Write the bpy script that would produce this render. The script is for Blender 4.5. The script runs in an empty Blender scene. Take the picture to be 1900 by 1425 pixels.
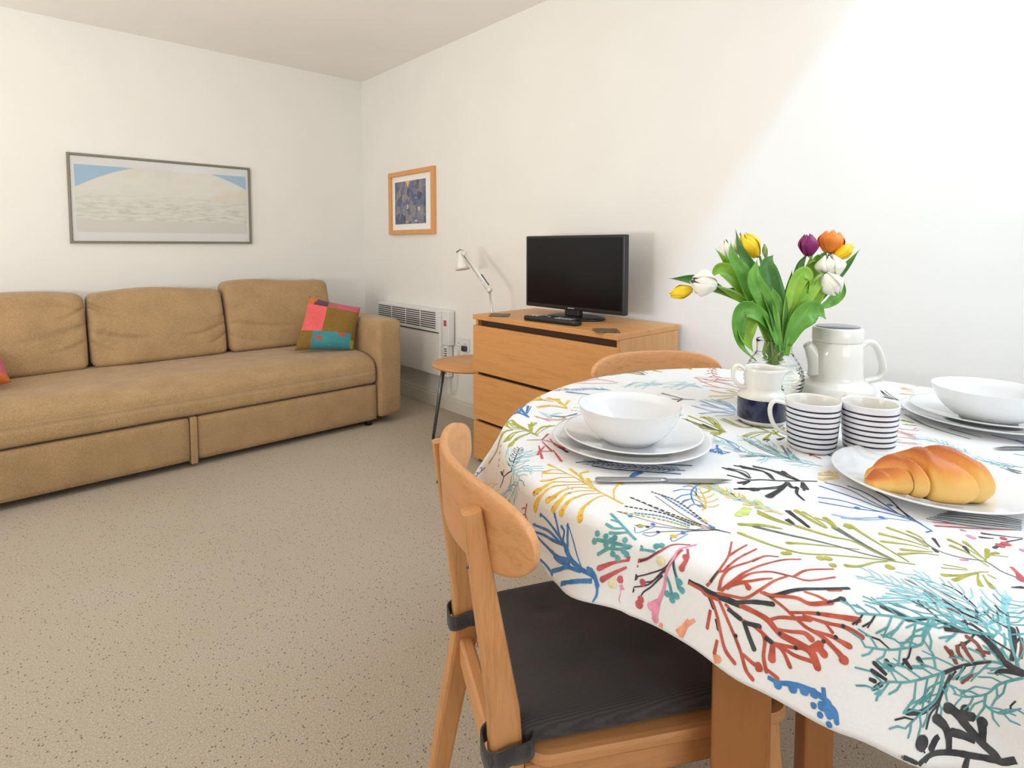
import bpy, bmesh, math, random
from mathutils import Vector, Matrix, noise
C = bpy.context.scene.collection
sc = bpy.context.scene
PI = math.pi

# ---------------------------------------------------------------- camera
CAM_H = 1.12
YAW = math.radians(42.3)
PITCH = math.radians(3.5)
cd = bpy.data.cameras.new('camera')
cam = bpy.data.objects.new('camera', cd)
C.objects.link(cam)
cam.location = (0, 0, CAM_H)
cam.rotation_euler = (PI / 2 - PITCH, 0, -YAW)
cd.sensor_width = 36.0
cd.sensor_fit = 'HORIZONTAL'
cd.lens = 1060.0 / 1900.0 * 36.0
cd.shift_y = -0.1004
cd.clip_start = 0.02
sc.camera = cam
sc.view_settings.view_transform = 'Standard'
sc.view_settings.look = 'None'
sc.view_settings.exposure = -0.11
sc.view_settings.gamma = 1.0
sc.view_settings.use_curve_mapping = False

# ---------------------------------------------------------------- daylight and fill lights
w = bpy.data.worlds.new('sky_world')
sc.world = w
w.use_nodes = True
bg = w.node_tree.nodes['Background']
bg.inputs[0].default_value = (0.75, 0.86, 1.0, 1)
bg.inputs[1].default_value = 0.9
sl = bpy.data.lights.new('sun', 'SUN')
sl.energy = 1.9
sl.angle = math.radians(5)
sl.color = (0.36, 0.64, 1.0)
sun = bpy.data.objects.new('sun', sl)
C.objects.link(sun)
sun.rotation_euler = Vector((-0.32, -0.56, 0.765)).to_track_quat('Z', 'Y').to_euler()


def area(name, loc, direction, sx, sy, energy, color, spread=180):
    l = bpy.data.lights.new(name, 'AREA')
    l.shape = 'RECTANGLE'
    l.size = sx
    l.size_y = sy
    l.energy = energy
    l.color = color
    l.spread = math.radians(spread)
    o = bpy.data.objects.new(name, l)
    C.objects.link(o)
    o.location = loc
    o.rotation_euler = Vector(direction).to_track_quat('-Z', 'Y').to_euler()
    return o


# daylight entering by the roof window over the table and by the window behind the camera
area('roof_window_daylight', (1.76, -0.95, 2.80), (0, 0, -1), 0.95, 2.5, 42, (0.74, 0.87, 1.0))
area('rear_window_daylight', (-0.5, -2.52, 1.45), (0.1, 1, 0.15), 2.2, 1.3, 34, (1.0, 0.98, 0.96))
area('side_fill', (-2.33, 2.9, 1.45), (1, 0.0, 0.35), 2.0, 1.3, 29, (1.0, 0.955, 0.90))  # added fill from an unseen side window, brightens ceiling and far walls

# added fill lamp, unseen left of the camera, aimed up to brighten the ceiling
area('ceiling_fill', (-0.75, 1.55, 1.00), (0.38, 0.30, 1.0), 0.4, 0.4, 44, (1.0, 0.955, 0.90))


# ---------------------------------------------------------------- mesh helpers
class MB:
    def __init__(s):
        s.v = []
        s.f = []
        s.m = []
        s.s = []

    def add(s, verts, faces, mat=0, smooth=True):
        b = len(s.v)
        s.v.extend([tuple(p) for p in verts])
        for f in faces:
            s.f.append(tuple(b + i for i in f))
            s.m.append(mat)
            s.s.append(smooth)
        return s

    def bm(s, bm, mat=0, smooth=True):
        bm.verts.index_update()
        s.add([v.co[:] for v in bm.verts], [[v.index for v in f.verts] for f in bm.faces], mat, smooth)
        bm.free()
        return s

    def box(s, x0, x1, y0, y1, z0, z1, bev=0.003, mat=0, seg=2, M=None):
        b = bmesh.new()
        bmesh.ops.create_cube(b, size=1)
        for v in b.verts:
            v.co = Vector(((x0 + x1) / 2 + v.co.x * (x1 - x0), (y0 + y1) / 2 + v.co.y * (y1 - y0),
                           (z0 + z1) / 2 + v.co.z * (z1 - z0)))
        if bev:
            bmesh.ops.bevel(b, geom=b.edges[:], offset=bev, segments=seg, affect='EDGES', profile=0.5)
        if M is not None:
            bmesh.ops.transform(b, matrix=M, verts=b.verts)
        return s.bm(b, mat, False)

    def lathe(s, prof, n=48, mat=0, c=(0, 0), M=None, smooth=True):
        vs = []
        fs = []
        rows = []
        for (r, z) in prof:
            if r < 1e-6:
                rows.append([len(vs)])
                vs.append((c[0], c[1], z))
            else:
                row = []
                for i in range(n):
                    a = 2 * PI * i / n
                    row.append(len(vs))
                    vs.append((c[0] + r * math.cos(a), c[1] + r * math.sin(a), z))
                rows.append(row)
        for a, b in zip(rows, rows[1:]):
            for i in range(n):
                j = (i + 1) % n
                if len(a) == 1 and len(b) == 1:
                    break
                if len(a) == 1:
                    fs.append((a[0], b[j], b[i]))
                elif len(b) == 1:
                    fs.append((a[i], a[j], b[0]))
                else:
                    fs.append((a[i], a[j], b[j], b[i]))
        if M is not None:
            vs = [(M @ Vector(p))[:] for p in vs]
        return s.add(vs, fs, mat, smooth)

    def tube(s, pts, rad, n=12, mat=0, flat=None, cap=True, up=(0, 0, 1), smooth=True):
        """sweep of an ellipse (rad, rad*flat) along pts; rad may be a list of numbers or of (a, b) pairs"""
        pts = [Vector(p) for p in pts]
        k = len(pts)
        if not isinstance(rad, (list, tuple)):
            rad = [rad] * k
        vs = []
        up = Vector(up)
        side = None
        for i, p in enumerate(pts):
            t = (pts[min(i + 1, k - 1)] - pts[max(i - 1, 0)]).normalized()
            if side is None:
                side = t.cross(up)
                if side.length < 1e-3:
                    side = t.cross(Vector((1, 0, 0)))
            side = (side - t * side.dot(t)).normalized()
            nn = side.cross(t).normalized()
            r = rad[i]
            a, b = (r if isinstance(r, (list, tuple)) else (r, r * (flat or 1)))
            for j in range(n):
                q = 2 * PI * j / n
                vs.append((p + side * (a * math.cos(q)) + nn * (b * math.sin(q)))[:])
        fs = []
        for i in range(k - 1):
            for j in range(n):
                j2 = (j + 1) % n
                fs.append((i * n + j, i * n + j2, (i + 1) * n + j2, (i + 1) * n + j))
        if cap:
            fs.append(tuple(range(n))[::-1])
            fs.append(tuple((k - 1) * n + j for j in range(n)))
        return s.add(vs, fs, mat, smooth)

    def beam(s, pts, sizes, mat=0, xdir=(1, 0, 0), r=0.2):
        """rounded rectangular bar swept along pts; sizes = [(w along xdir, d across)]"""
        xd0 = Vector(xdir)
        n = 12
        vs = []
        k = len(pts)
        pts = [Vector(p) for p in pts]
        for i, p in enumerate(pts):
            t = (pts[min(i + 1, k - 1)] - pts[max(i - 1, 0)]).normalized()
            xd = (xd0 - t * xd0.dot(t)).normalized()
            yd = t.cross(xd).normalized()
            w_, d_ = sizes[i] if isinstance(sizes, list) else sizes
            c = min(w_, d_) * r
            for (sx, sy) in ((1, 1), (-1, 1), (-1, -1), (1, -1)):
                o = [(w_ / 2, d_ / 2 - c), (w_ / 2 - c * .3, d_ / 2 - c * .3), (w_ / 2 - c, d_ / 2)]
                if sx * sy < 0:
                    o = o[::-1]
                for (a, b) in o:
                    vs.append((p + xd * (sx * a) + yd * (sy * b))[:])
        fs = []
        for i in range(k - 1):
            for j in range(n):
                j2 = (j + 1) % n
                fs.append((i * n + j, i * n + j2, (i + 1) * n + j2, (i + 1) * n + j))
        fs.append(tuple(range(n))[::-1])
        fs.append(tuple((k - 1) * n + j for j in range(n)))
        return s.add(vs, fs, mat, False)

    def build(s, name, mats, parent=None, loc=None, sharp=40, **tags):
        me = bpy.data.meshes.new(name)
        me.from_pydata(s.v, [], s.f)
        if not isinstance(mats, (list, tuple)):
            mats = [mats]
        for m in mats:
            me.materials.append(m)
        me.polygons.foreach_set('material_index', s.m)
        me.polygons.foreach_set('use_smooth', s.s)
        me.update()
        b = bmesh.new()
        b.from_mesh(me)
        if tags.pop('fixn', True):
            bmesh.ops.recalc_face_normals(b, faces=b.faces[:])
        b.to_mesh(me)
        b.free()
        o = bpy.data.objects.new(name, me)
        C.objects.link(o)
        if parent is not None:
            o.parent = parent
        if loc is not None:
            o.location = loc
        for k, v in tags.items():
            o[k] = v
        return o


def thing(name, label, cat, loc=(0, 0, 0), rz=0.0, group=None):
    o = bpy.data.objects.new(name, None)
    o.empty_display_size = 0.05
    C.objects.link(o)
    o.location = loc
    o.rotation_euler = (0, 0, rz)
    o['label'] = label
    o['category'] = cat
    if group:
        o['group'] = group
    return o


def copy_tree(o, parent=None):
    c = o.copy()
    C.objects.link(c)
    if parent is not None:
        c.parent = parent
    for ch in [x for x in bpy.data.objects if x.parent == o]:
        copy_tree(ch, c)
    return c


def smooth_path(pts, n=8):
    """Catmull-Rom through points (any dimension)"""
    P = [Vector(p) for p in pts]
    P = [2 * P[0] - P[1]] + P + [2 * P[-1] - P[-2]]
    out = []
    for i in range(1, len(P) - 2):
        for k in range(n):
            t = k / n
            a, b, c, d = P[i - 1], P[i], P[i + 1], P[i + 2]
            out.append(0.5 * ((2 * b) + (c - a) * t + (2 * a - 5 * b + 4 * c - d) * t * t
                              + (3 * b - a - 3 * c + d) * t ** 3))
    out.append(P[-2].copy())
    return out


def lerp_tab(tab, x):
    if x <= tab[0][0]:
        return tab[0][1]
    for (a, p), (b, q) in zip(tab, tab[1:]):
        if x <= b:
            t = (x - a) / (b - a)
            t = t * t * (3 - 2 * t)
            return p + (q - p) * t
    return tab[-1][1]


# ---------------------------------------------------------------- materials
def mat(name, col, rough=0.5, metal=0.0, **kw):
    m = bpy.data.materials.new(name)
    m.use_nodes = True
    nt = m.node_tree
    b = nt.nodes['Principled BSDF']
    b.inputs['Base Color'].default_value = (*col, 1)
    b.inputs['Roughness'].default_value = rough
    b.inputs['Metallic'].default_value = metal
    for k, v in kw.items():
        b.inputs[k].default_value = v
    return m, nt, b


def coords(nt, scale=(1, 1, 1), rot=(0, 0, 0), kind='Object'):
    tc = nt.nodes.new('ShaderNodeTexCoord')
    mp = nt.nodes.new('ShaderNodeMapping')
    mp.inputs['Scale'].default_value = scale
    mp.inputs['Rotation'].default_value = rot
    nt.links.new(tc.outputs[kind], mp.inputs[0])
    return mp.outputs[0]


def tex(nt, kind, vec, **inp):
    n = nt.nodes.new(kind)
    for k, v in inp.items():
        if k in n.inputs:
            n.inputs[k].default_value = v
        else:
            setattr(n, k, v)
    nt.links.new(vec, n.inputs['Vector'])
    return n


def ramp(nt, fac, stops):
    r = nt.nodes.new('ShaderNodeValToRGB')
    e = r.color_ramp.elements
    e[0].position = stops[0][0]
    e[0].color = (*stops[0][1], 1)
    e[1].position = stops[-1][0]
    e[1].color = (*stops[-1][1], 1)
    for p, c in stops[1:-1]:
        x = e.new(p)
        x.color = (*c, 1)
    nt.links.new(fac, r.inputs[0])
    return r.outputs[0]


def bump(nt, b, h, strength, dist=0.01):
    n = nt.nodes.new('ShaderNodeBump')
    n.inputs['Strength'].default_value = strength
    n.inputs['Distance'].default_value = dist
    nt.links.new(h, n.inputs['Height'])
    nt.links.new(n.outputs[0], b.inputs['Normal'])


def sc3(c, k):
    return tuple(min(1, x * k) for x in c)


def paint(name, col, rough=0.6, bs=0.05):
    m, nt, b = mat(name, col, rough)
    v = coords(nt)
    n = tex(nt, 'ShaderNodeTexNoise', v, Scale=3.0, Detail=3.0)
    nt.links.new(ramp(nt, n.outputs[0], [(0.3, sc3(col, 0.985)), (0.7, sc3(col, 1.01))]), b.inputs['Base Color'])
    n2 = tex(nt, 'ShaderNodeTexNoise', v, Scale=160.0, Detail=2.0)
    bump(nt, b, n2.outputs[0], bs, 0.001)
    return m


def wood(name, col, axis='x', scale=1.0, contrast=0.16, rough=0.42):
    m, nt, b = mat(name, col, rough)
    st = {'x': (1.2, 14, 14), 'y': (14, 1.2, 14), 'z': (14, 14, 1.2)}[axis]
    v = coords(nt, tuple(q * scale for q in st))
    n = tex(nt, 'ShaderNodeTexNoise', v, Scale=2.2, Detail=6.0, Roughness=0.62, Distortion=0.7)
    n2 = tex(nt, 'ShaderNodeTexNoise', coords(nt, tuple(q * scale * 4 for q in st)), Scale=3.0, Detail=4.0, Roughness=0.7)
    mx = nt.nodes.new('ShaderNodeMix')
    mx.inputs[0].default_value = 0.4
    nt.links.new(n.outputs[0], mx.inputs[2])
    nt.links.new(n2.outputs[0], mx.inputs[3])
    d = (1 - contrast * 1.3, 1 - contrast * 1.7, 1 - contrast * 2.3)
    l = (1 + contrast * .5, 1 + contrast * .5, 1 + contrast * .5)
    c = ramp(nt, mx.outputs[0], [(0.32, tuple(a * q for a, q in zip(col, d))), (0.5, col),
                                 (0.68, tuple(min(1, a * q) for a, q in zip(col, l)))])
    nt.links.new(c, b.inputs['Base Color'])
    bump(nt, b, mx.outputs[0], 0.08, 0.001)
    return m


def fabric(name, col, weave=700.0, var=0.12, rough=0.92, bs=0.35):
    m, nt, b = mat(name, col, rough)
    b.inputs['Sheen Weight'].default_value = 0.15
    v = coords(nt, (1, 1, 1))
    n = tex(nt, 'ShaderNodeTexNoise', v, Scale=weave * 0.35, Detail=3.0)
    n1 = tex(nt, 'ShaderNodeTexNoise', v, Scale=9.0, Detail=4.0)
    mx = nt.nodes.new('ShaderNodeMix')
    mx.inputs[0].default_value = 0.35
    nt.links.new(n.outputs[0], mx.inputs[2])
    nt.links.new(n1.outputs[0], mx.inputs[3])
    nt.links.new(ramp(nt, mx.outputs[0], [(0.3, sc3(col, 1 - var * 1.4)), (0.7, sc3(col, 1 + var))]), b.inputs['Base Color'])
    bump(nt, b, n.outputs[0], bs, 0.0015)
    return m


M = {}
M['wall'] = paint('wall_paint_cream', (0.85, 0.838, 0.802))
M['ceiling'] = paint('ceiling_paint', (0.92, 0.895, 0.85))
M['trim'] = paint('trim_gloss_paint', (0.74, 0.70, 0.60), 0.35)
M['white_metal'] = mat('white_enamel', (0.80, 0.79, 0.78), 0.35)[0]
M['slot'] = mat('vent_dark', (0.06, 0.065, 0.07), 0.7)[0]
M['sofa'] = fabric('sofa_linen', (0.43, 0.277, 0.135), 520, 0.20)
M['black'] = mat('black_plastic', (0.010, 0.010, 0.011), 0.32)[0]
M['screen'] = mat('tv_screen', (0.004, 0.004, 0.005), 0.16, 0, **{'Specular IOR Level': 0.25})[0]
M['dkgrey'] = mat('dark_grey_plastic', (0.05, 0.055, 0.065), 0.4)[0]
M['ltgrey'] = mat('light_grey_print', (0.55, 0.56, 0.58), 0.5)[0]
M['red'] = mat('red_switch', (0.45, 0.08, 0.12), 0.4)[0]
M['steel'] = mat('brushed_steel', (0.42, 0.43, 0.45), 0.22, 1.0)[0]
M['chrome'] = mat('chrome', (0.55, 0.55, 0.52), 0.18, 1.0)[0]
M['leg_metal'] = mat('grey_metal_leg', (0.16, 0.18, 0.20), 0.35, 0.8)[0]
M['porcelain'] = mat('porcelain', (0.84, 0.85, 0.86), 0.12, 0, **{'Coat Weight': 0.4, 'Coat Roughness': 0.05})[0]
M['stoneware'] = mat('cream_stoneware', (0.82, 0.80, 0.74), 0.18, 0, **{'Coat Weight': 0.3})[0]
M['navy'] = mat('navy_glaze', (0.012, 0.014, 0.055), 0.12, 0, **{'Coat Weight': 0.4})[0]
M['mugwhite'] = mat('mug_glaze', (0.80, 0.80, 0.84), 0.2)[0]
M['oak_x'] = wood('oak_veneer_x', (0.66, 0.315, 0.105), 'x', 1.0, 0.13)
M['oak_y'] = wood('oak_veneer_y', (0.66, 0.315, 0.105), 'y', 1.0, 0.13)
M['oak_z'] = wood('oak_veneer_z', (0.62, 0.32, 0.125), 'z', 1.0, 0.13)
M['recess'] = mat('drawer_recess', (0.075, 0.032, 0.014), 0.7)[0]
M['beech_x'] = wood('chair_wood_x', (0.68, 0.33, 0.135), 'x', 1.3, 0.16)
M['beech_y'] = wood('chair_wood_y', (0.60, 0.29, 0.115), 'y', 1.3, 0.17)
M['beech_z'] = wood('chair_wood_z', (0.62, 0.30, 0.115), 'z', 1.6, 0.18)
M['table_wood'] = wood('table_leg_wood', (0.37, 0.145, 0.04), 'z', 1.0, 0.14)
M['frame_wood'] = wood('picture_frame_wood', (0.72, 0.34, 0.12), 'z', 1.0, 0.08)
M['frame_grey'] = mat('picture_frame_metal', (0.22, 0.20, 0.145), 0.4, 0.5)[0]
M['matboard'] = mat('mat_board', (0.90, 0.90, 0.87), 0.7)[0]


def carpet():
    m, nt, b = mat('carpet_loop_pile', (0.45, 0.38, 0.28), 0.97)
    v = coords(nt)
    n = tex(nt, 'ShaderNodeTexNoise', v, Scale=230.0, Detail=3.0, Roughness=0.7)
    big = tex(nt, 'ShaderNodeTexNoise', v, Scale=1.3, Detail=3.0)
    vo = tex(nt, 'ShaderNodeTexVoronoi', v, Scale=150.0)
    base = ramp(nt, n.outputs[0], [(0.30, (0.35, 0.295, 0.225)), (0.5, (0.49, 0.425, 0.335)), (0.72, (0.64, 0.57, 0.465))])
    # dark flecks of wool: a few random cells
    cell = nt.nodes.new('ShaderNodeSeparateColor')
    nt.links.new(vo.outputs['Color'], cell.inputs[0])
    gt = nt.nodes.new('ShaderNodeMath')
    gt.operation = 'GREATER_THAN'
    gt.inputs[1].default_value = 0.90
    nt.links.new(cell.outputs[0], gt.inputs[0])
    near = nt.nodes.new('ShaderNodeMath')
    near.operation = 'LESS_THAN'
    near.inputs[1].default_value = 0.36
    nt.links.new(vo.outputs['Distance'], near.inputs[0])
    mu = nt.nodes.new('ShaderNodeMath')
    mu.operation = 'MULTIPLY'
    nt.links.new(gt.outputs[0], mu.inputs[0])
    nt.links.new(near.outputs[0], mu.inputs[1])
    mx = nt.nodes.new('ShaderNodeMix')
    mx.data_type = 'RGBA'
    nt.links.new(mu.outputs[0], mx.inputs[0])
    nt.links.new(base, mx.inputs[6])
    mx.inputs[7].default_value = (0.20, 0.155, 0.11, 1)
    mx2 = nt.nodes.new('ShaderNodeMix')
    mx2.data_type = 'RGBA'
    mx2.blend_type = 'MULTIPLY'
    mx2.inputs[0].default_value = 1.0
    nt.links.new(mx.outputs[2], mx2.inputs[6])
    nt.links.new(ramp(nt, big.outputs[0], [(0.35, (0.95, 0.94, 0.92)), (0.65, (1, 1, 1))]), mx2.inputs[7])
    nt.links.new(mx2.outputs[2], b.inputs['Base Color'])
    bump(nt, b, n.outputs[0], 0.6, 0.003)
    return m


M['carpet'] = carpet()

# ---------------------------------------------------------------- room shell
WX, WY, CH = 2.285, 4.33, 2.452         # inner faces of the right and back walls, ceiling height
LX, FY = -2.40, -2.60


def struct(name, mb, mats, parent=None, **k):
    o = mb.build(name, mats, parent, **k)
    if parent is None:
        o['kind'] = 'structure'
    return o


struct('floor', MB().box(LX - .15, WX + .15, FY - .15, WY + .15, -0.1, 0, 0), M['carpet'])
struct('wall_back', MB().box(LX - .15, WX + .15, WY, WY + .15, 0, CH, 0), M['wall'])
# the right wall runs up into the roof window shaft
struct('wall_right', MB().box(WX, WX + .15, FY - .15, WY, 0, 2.86, 0), M['wall'])
lw = MB()
lw.box(LX - .15, LX, FY - .15, 1.9, 0, CH, 0).box(LX - .15, LX, 3.9, WY, 0, CH, 0)
lw.box(LX - .15, LX, 1.9, 3.9, 0, 0.8, 0).box(LX - .15, LX, 1.9, 3.9, 2.1, CH, 0)
struct('wall_left', lw, M['wall'])
fwm = MB()
fwm.box(LX, -1.6, FY - .15, FY, 0, CH, 0).box(0.6, WX, FY - .15, FY, 0, CH, 0)
fwm.box(-1.6, 0.6, FY - .15, FY, 0, 0.8, 0).box(-1.6, 0.6, FY - .15, FY, 2.1, CH, 0)
struct('wall_front', fwm, M['wall'])
SX0, SY0, SY1 = 1.26, -2.25, 0.37        # roof window opening in the ceiling
ce = MB()
ce.box(LX - .15, SX0, FY - .15, WY + .15, CH, CH + .12, 0)
ce.box(SX0, WX, SY1, WY + .15, CH, CH + .12, 0)
ce.box(SX0, WX, FY - .15, SY0, CH, CH + .12, 0)
ce.box(SX0 - .04, SX0, SY0, SY1, CH + .12, 2.86, 0)
ce.box(SX0 - .04, WX, SY1, SY1 + .04, CH + .12, 2.86, 0)
ce.box(SX0 - .04, WX, SY0 - .04, SY0, CH + .12, 2.86, 0)
struct('ceiling', ce, M['ceiling'])


def skirting(name, a, b, axis):
    """moulded skirting board along a wall"""
    mb = MB()
    prof = [(0, 0), (0.018, 0), (0.018, 0.075), (0.014, 0.083), (0.014, 0.094), (0.006, 0.104), (0, 0.106)]
    vs = []
    for t in (a, b):
        for (d, z) in prof:
            vs.append((t, WY - d, z) if axis == 'x' else (WX - d, t, z))
    n = len(prof)
    fs = [(i, (i + 1) % n, n + (i + 1) % n, n + i) for i in range(n)] + [tuple(range(n)), tuple(range(n, 2 * n))]
    mb.add(vs, fs, 0, False)
    struct(name, mb, M['trim'])


skirting('baseboard_back', LX, WX - .018, 'x')
skirting('baseboard_right', FY, WY, 'y')


def window(name, x0, x1, y0, y1, z0, z1, axis):
    fr = MB()
    t = 0.06
    if axis == 'x':
        fr.box(x0, x1, y0, y1, z0, z0 + t).box(x0, x1, y0, y1, z1 - t, z1)
        for q in (x0, (x0 + x1) / 2 - t / 2, x1 - t):
            fr.box(q, q + t, y0, y1, z0 + t, z1 - t)
    else:
        fr.box(x0, x1, y0, y1, z0, z0 + t).box(x0, x1, y0, y1, z1 - t, z1)
        for q in (y0, (y0 + y1) / 2 - t / 2, y1 - t):
            fr.box(x0, x1, q, q + t, z0 + t, z1 - t)
    w_ = fr.build(name, M['trim'], kind='structure')
    g = MB().box(x0 + (0.02 if axis == 'x' else 0.045), x1 - (0.02 if axis == 'x' else 0.045),
                 y0 + (0.045 if axis == 'x' else 0.02), y1 - (0.045 if axis == 'x' else 0.02), z0 + .02, z1 - .02, 0)
    g.build('pane', mat('window_glass', (1, 1, 1), 0.0, 0, **{'Transmission Weight': 1.0, 'IOR': 1.1})[0], w_)


window('window_1', -1.6, 0.6, FY - .12, FY - .02, 0.8, 2.1, 'x')
window('added_side_window', LX - .12, LX - .02, 1.9, 3.9, 0.8, 2.1, 'y')  # unseen window, added to go with the side fill light

# ---------------------------------------------------------------- sofa
sofa = thing('sofa', 'long tan linen sofa bed with three loose back cushions, against the back wall', 'sofa', (0.79, 3.17, 0))
# local frame: x -1.12..1.13 (world -0.33..1.92), y 0 at the front face, growing to the wall


def noisy(p, s, seed=0.0):
    return noise.noise(Vector((p[0] * s + seed, p[1] * s - seed * .7, p[2] * s + seed * 1.3)))


def soft_box(x0, x1, y0, y1, z0, z1, r=0.05, n=(26, 8, 14), puff=(0, 0, 0), fn=None, e=6.0):
    """upholstered block: a gridded box with rounded edges, puffed faces and optional displacement"""
    b = bmesh.new()
    vs = {}
    cx, cy, cz = (x0 + x1) / 2, (y0 + y1) / 2, (z0 + z1) / 2
    hx, hy, hz = (x1 - x0) / 2, (y1 - y0) / 2, (z1 - z0) / 2
    nx, ny, nz = n

    def g(k, m, h):
        # finer spacing near the edges
        t = k / m * 2 - 1
        t = math.copysign(abs(t) ** 0.75, t) if abs(t) < 1 else t
        return t * h

    def vert(i, j, k):
        key = (i, j, k)
        if key in vs:
            return vs[key]
        p = Vector((g(i, nx, hx), g(j, ny, hy), g(k, nz, hz)))
        q = Vector((max(-hx + r, min(hx - r, p.x)), max(-hy + r, min(hy - r, p.y)), max(-hz + r, min(hz - r, p.z))))
        d = p - q
        if d.length > 1e-9:
            d = d.normalized() * r
        o = q + d
        u, v_, w_ = o.x / hx, o.y / hy, o.z / hz
        bell = lambda a, b_: max(0, (1 - a * a)) ** .6 * max(0, (1 - b_ * b_)) ** .6
        o = Vector((o.x + puff[0] * u * bell(v_, w_), o.y + puff[1] * v_ * bell(u, w_), o.z + puff[2] * w_ * bell(u, v_)))
        if fn:
            o = fn(o, u, v_, w_)
        vs[key] = b.verts.new((o.x + cx, o.y + cy, o.z + cz))
        return vs[key]

    for i in range(nx):
        for j in range(ny):
            for k in (0, nz):
                b.faces.new([vert(i, j, k), vert(i + 1, j, k), vert(i + 1, j + 1, k), vert(i, j + 1, k)])
        for k in range(nz):
            for j in (0, ny):
                b.faces.new([vert(i, j, k), vert(i + 1, j, k), vert(i + 1, j, k + 1), vert(i, j, k + 1)])
    for j in range(ny):
        for k in range(nz):
            for i in (0, nx):
                b.faces.new([vert(i, j, k), vert(i, j + 1, k), vert(i, j + 1, k + 1), vert(i, j, k + 1)])
    bmesh.ops.recalc_face_normals(b, faces=b.faces[:])
    return b


def seat_fn(o, u, v, w_):
    o = o.copy()
    o.z += 0.006 * noisy(o, 3.0, 4.0)
    if w_ > 0:                                   # the front edge rolls over softly
        f = max(0, -v - 0.55) / 0.45
        o.z -= 0.045 * f * f
    if v < -0.8:
        o.y += 0.012 * (w_ + 1) / 2
    return o


sb = soft_box(-1.12, 0.965, 0.0, 0.80, 0.262, 0.445, 0.035, (60, 16, 8), (0, 0, 0.006), seat_fn)
MB().bm(sb).build('seat_cushion', M['sofa'], sofa)
for (x0, x1) in ((-1.12, -0.088), (-0.052, 0.962)):
    d = soft_box(x0, x1, 0.012, 0.06, 0.034, 0.256, 0.012, (20, 3, 6), (0, 0.002, 0))
    MB().bm(d).build('drawer_front', M['sofa'], sofa)
MB().box(-0.086, -0.054, 0.006, 0.07, 0.018, 0.258, 0.006).build('base_divider', M['sofa'], sofa)
MB().box(-1.12, 0.963, 0.07, 1.08, 0.04, 0.26, 0.01).build('base_frame', M['sofa'], sofa)
MB().box(-1.12, 0.966, 0.86, 1.10, 0.26, 0.68, 0.03).build('back_frame', M['sofa'], sofa)


def arm_fn(o, u, v, w_):
    o = o.copy()
    o.x += 0.003 * noisy(o, 5)
    return o


for (x0, x1) in ((0.970, 1.127), (-1.282, -1.125)):
    a = soft_box(x0, x1, -0.012, 1.10, 0.045, 0.655, 0.022, (8, 22, 14), (0.004, 0, 0.004), arm_fn)
    MB().bm(a).build('armrest', M['sofa'], sofa)
for (x, y) in ((0.92, 0.05), (1.07, 1.0), (-1.1, 0.05), (-1.1, 1.0), (-0.07, 0.9)):
    MB().lathe([(0, 0), (0.022, 0), (0.026, 0.045), (0, 0.045)], 16, 0, (x, y)).build('foot', M['black'], sofa)


def crease(o, u, w_, cs):
    """smile-shaped creases: list of (z0, sag, reach, side, depth)"""
    d = 0
    for (z0, sag, reach, side, dep) in cs:
        x = u * side                      # 1 at the edge the crease starts from
        t = (1 - x) / reach
        if 0 <= t < 1:
            zc = z0 - sag * math.sin(t * PI / 2)
            q = (w_ - zc) / 0.045
            d += dep * math.exp(-q * q) * (1 - t) ** .5 * min(1, t * 12 + .3)
    return d


def back_cushion(x0, x1, z1, cs, seed):
    def fn(o, u, v, w_):
        o = o.copy()
        # soft droop of the top edge and pinched top corners
        if w_ > 0.5:
            o.z += 0.010 * math.sin(u * 3 + seed) * (w_ - .5) * 2
            o.z -= 0.008 * (abs(u) ** 8) * (w_ - .5) * 2
        o.x *= 1 - 0.012 * abs(w_) ** 3
        if v < 0:
            o.y += 1.7 * crease(o, u, w_, cs) + 0.009 * noisy(o, 6, seed)
            o.y -= 0.018 * max(0, 1 - u * u) * max(0, 1 - (w_ + .35) ** 2)
        # lean backwards
        o.y += (o.z + 0.22) * 0.30
        return o
    h = z1 - 0.44
    b = soft_box(x0, x1, 0.655, 0.835, 0.447, z1, 0.036, (44, 8, 44), (0.0, 0.014, 0.002), fn)
    return MB().bm(b).build('back_cushion', M['sofa'], sofa)


back_cushion(-1.118, -0.418, 0.862, [(0.15, 0.30, 0.9, 1, .012), (0.45, -.25, .45, 1, .008), (-.25, .25, .5, 1, .008), (.62, .3, .4, 1, .008)], 1)
back_cushion(-0.408, 0.292, 0.858, [(-.02, .28, .8, -1, .016), (-.05, .30, .7, 1, .014), (.62, .35, .5, -1, .012), (-.3, .3, .4, -1, .008),
                                     (.2, .35, .5, 1, .008), (.75, .3, .4, -1, .01), (-.35, .28, .35, 1, .008)], 2)
back_cushion(0.302, 1.00, 0.885, [(-.15, .2, 1.2, -1, .010), (.05, .25, .4, -1, .008), (-.5, .2, .5, -1, .006)], 3)

# ---------------------------------------------------------------- scatter cushions on the sofa
PAT = {}
for k, c in dict(olive=(0.24, 0.135, 0.02), coral=(0.83, 0.13, 0.13), teal=(0.05, 0.27, 0.31), orange=(0.62, 0.15, 0.02),
                 plum=(0.10, 0.045, 0.07), rose=(0.55, 0.10, 0.15), lime=(0.35, 0.32, 0.03), floral=(0.42, 0.12, 0.08)).items():
    PAT[k] = fabric('patch_' + k, c, 500, 0.18)
PK = list(PAT)


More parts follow.
